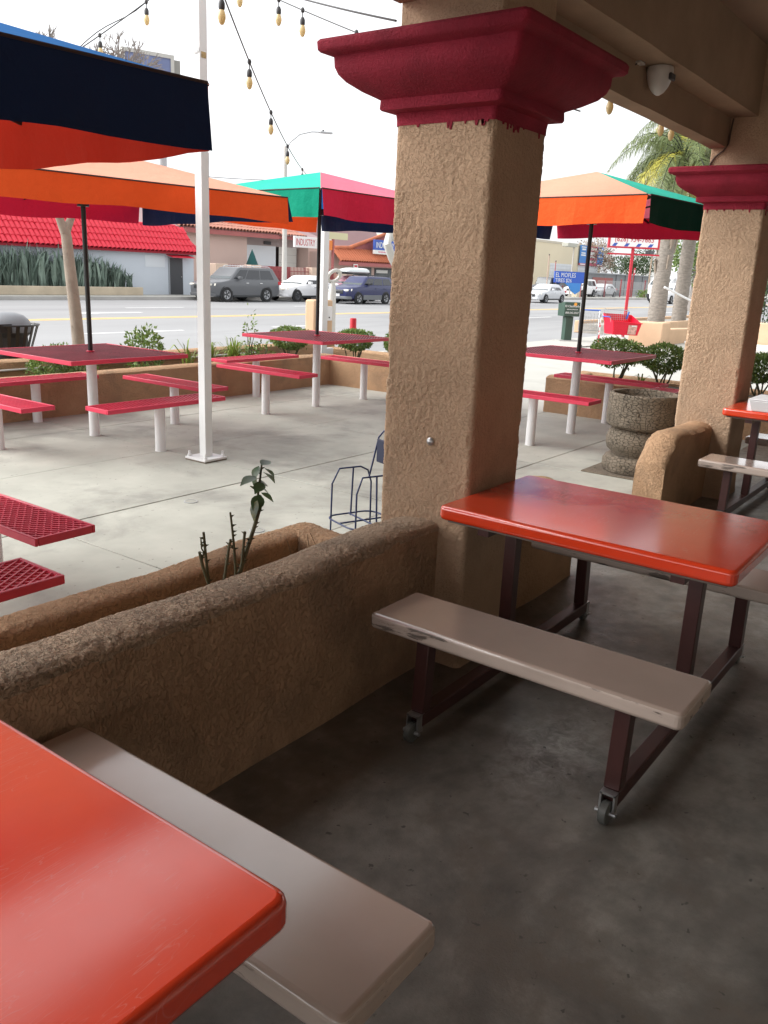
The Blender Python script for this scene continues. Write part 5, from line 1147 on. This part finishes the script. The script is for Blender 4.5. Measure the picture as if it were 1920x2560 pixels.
for x0,x1,z0,z1 in ((.25,1.6,2.05,2.17),(.45,1.5,1.75,1.95),(.3,1.5,1.35,1.5),(.25,1.6,1.10,1.26),(2.2,4.8,1.85,2.12),(2.5,4.4,1.25,1.65),(2.2,4.7,.95,1.15),(2.1,4.8,.36,.62),(5.4,6.7,1.95,2.1),(5.5,6.6,1.35,1.5),(5.4,6.7,1.08,1.24),(.2,1.7,.06,.18),(5.2,6.8,.06,.18)): MB().box(x0,x1,-.062,-.056,z0,z1).obj('print_line',PAPERW,sgn)
bn=thing('blue_banner','blue EL MOFLES banner sign standing in the garage yard','sign',loc=(78.3,37.6,.75),rz=math.radians(-14)); MB().box(0,4.6,-.04,.04,.45,1.52).obj('panel',flat((.03,.11,.52),'banner_blue',.6),bn); MB().prism([(1.6,.448),(4.2,.448),(4.1,-.3),(3.4,-.62),(2.7,-.3),(2.3,.1)],'y',-.035,.035).obj('lower_panel',flat((.05,.25,.65),'banner_light_blue',.6),bn)
text('lettering','EL MOFLES',PAPERW,bn,(.12,-.046,.98),.60,sx=1.08); text('lettering','TIRES $26',PAPERW,bn,(.12,-.046,.50),.52,sx=1.15)
for x in (.3,4.3): MB().bar((x,.05,-.95),(x,.05,1.5),.08).obj('post',FASC,bn)
lp=thing('yard_lamp','yard lamp post with shoebox head in front of the cream garage','street lamp',loc=(83.0,38.0,-.2)); MB().bar((0,0,0),(0,0,5.15),.11,.11).obj('pole',flat((.46,.43,.38),'lamp_tan',.7),lp); MB().box(-2.1,.1,-.35,.35,4.85,5.22).obj('lamp_head',flat((.42,.42,.36),'lamp_olive',.6),lp,bevel=.05)
for x,y,h,lab in ((76.8,37.6,3.9,'thin tan pipe pole near the near column edge'),(79.6,38.2,3.4,'thin red pipe pole behind the blue banner')):
    t=thing('pipe_pole',lab,'pole',loc=(x,y,-.2)); MB().tube([(0,0,0),(0,0,h)],.05,8).obj('pipe',flat((.42,.30,.24),'pipe_tan',.7) if h>3.5 else FASC,t); MB().ball((0,0,h),.07).obj('cap',DARKM,t)
tp=thing('tan_gate_post','short tan gate post with a camera beside the white sport utility car','post',loc=(83.3,37.4,-.2)); MB().box(-.45,.5,-.3,.3,0,1.62).obj('post_body',CREAM,tp,bevel=.03); MB().box(-.75,-.46,-.2,.1,1.0,1.2).obj('camera',GREYM,tp,bevel=.03)
yf=thing('wire_fence','tall grey wire yard fence with red posts behind the clipped shrubs','fence',loc=(0,37.2,-.2)); f=MB()
for k in range(110): f.bar((88+k*.24,0,.05),(88+k*.24,0,1.75),.022)
for z in (.1,.9,1.75): f.bar((88,0,z),(114.4,0,z),.03)
tag(f.obj('wire_mesh',GREYM,yf),kind='stuff')
for x in (90,94.5,97.5,102,107,112): MB().bar((x,0,0),(x,0,2.0),.12,.12).obj('post',IRON if x<103 else DARKM,yf)
cw=thing('yard_shed','long low grey metal shed behind the wire fence','shed',loc=(94.5,41.5,-.2)); MB().box(0,21,0,3,0,2.5).obj('wall',flat((.20,.21,.225),'shed_grey',.7,var=.12,vscale=.5),cw); MB().box(-.2,21.2,-.2,3.2,2.5,2.62).obj('roof',flat((.27,.29,.31),'shed_roof',.6),cw); MB().box(2,8,-.06,-.01,.3,2.1).obj('red_panel',flat((.32,.12,.11),'shed_red',.8),cw)
for x in (9,12,15,18): MB().box(x,x+.06,-.06,-.01,0,2.5).obj('panel_seam',DARKM,cw)
rsn=thing('small_red_sign','small red sign on a red post inside the yard','sign',loc=(97.2,36.9,-.2)); MB().bar((0,0,0),(0,0,3.0),.10,.10).obj('post',IRON,rsn); MB().box(-.28,.28,-.06,-.05,2.5,3.3).obj('plate',REDS,rsn); MB().box(-.16,.16,-.07,-.061,2.75,3.05).obj('symbol',PAPERW,rsn)
fl=thing('flood_light_pole','tall pole with black floodlight head behind the red pole sign','street lamp',loc=(104,37.5,-.2)); MB().tube([(0,0,0),(0,0,5.2)],.09,8).obj('pole',flat((.40,.30,.22),'wood_brown',.8),fl); MB().box(-1.6,-.2,-.3,.3,4.9,5.4).obj('lamp_head',DARKM,fl,bevel=.05)
for x,lab in ((100.6,'low green bush left of the pair by the yard fence'),(108.2,'low green bush right of the pair by the yard fence')): 
    t=thing('yard_bush',lab,'bush','bushes by the yard fence',(x,36.6,-.15)); c=MB(); cloud(c,(0,0,.25),(1.7,.6,.55),420,.24,shell=.3,flat_bottom=0); c.obj('foliage',LEAF,t,recalc=False); MB().tube([(0,0,-.05),(.1,0,.4)],.04,6).obj('stem',STEM,t)
def leafy(label,x,y,h,r,m_,n,L,dry=False):
    t=thing('leafy_tree',label,'tree','trees behind the yard',(x,y,-.2)); tr=MB().tube([(0,0,0),(.1,0,h*.5),(.2,.1,h*.75)],[.28,.2,.1],8)
    for _ in range(6):
        an=rnd(0,6.28); tr.tube([(.1,0,h*.45),(r*.5*math.cos(an),r*.5*math.sin(an),h*.7)],[.1,.04],5)
    tr.obj('trunk',TWIG,t); c=MB()
    for _ in range(9):
        u=rdir(); cloud(c,(u.x*r*.55,u.y*r*.55,h*.68+u.z*h*.2),(r*.55,r*.55,h*.2),n//9,L,shell=.3,tl=(.4,1.3))
    c.obj('crown',m_,t,recalc=False)
DRYL=mat('dry_foliage',(.27,.195,.15),.8,tint=True)
leafy('brown dry tree behind the grey shed',104,45.5,6.2,2.8,DRYL,2400,.22)
leafy('second brown dry tree beside the cream garage',108.5,46.2,6.6,2.4,DRYL,2000,.22)
leafy('green tree above the grey shed, left of the stubbly palm',116,44.5,5.2,3.4,LEAFD,2200,.3)
leafy('taller green tree just left of the stubbly palm trunk',124,44.5,7.4,3.4,LEAFD,2200,.3)
leafy('dark green tree against the further column edge',60,18.5,5.2,2.2,LEAF,2600,.22)
leafy('distant green tree behind the white box truck',128,40,4.5,3.4,LEAFD,1500,.3)
pb=thing('white_depot','plain white depot building far behind the palm trunks','building',loc=(120,33,-.2)); MB().box(0,18,0,14,0,5.2).obj('wall',flat((.75,.75,.74),'depot_white',.8),pb); MB().box(-.2,18.2,-.2,14.2,5.2,5.45).obj('roof',flat((.5,.5,.5),'depot_roof',.8),pb); MB().box(2,5,-.05,-.01,4.0,4.8).obj('sign_panel',flat((.40,.16,.12),'depot_sign',.7),pb); MB().box(6,10,-.05,-.01,0,3.2).obj('door',ROLL,pb)
# distant rows of roofs and trees close the street ends
dt=MB()
for k in range(46): 
    an=rnd(-.05,1.75); R0=rnd(210,300); cloud(dt,(R0*math.cos(an),R0*math.sin(an),rnd(1,3)),(rnd(6,11),rnd(6,11),rnd(3,5)),160,1.5,shell=.3)
tag(dt.obj('far_trees',LEAFD,None,recalc=False),'hazy line of far green trees along the horizon','trees',kind='stuff')
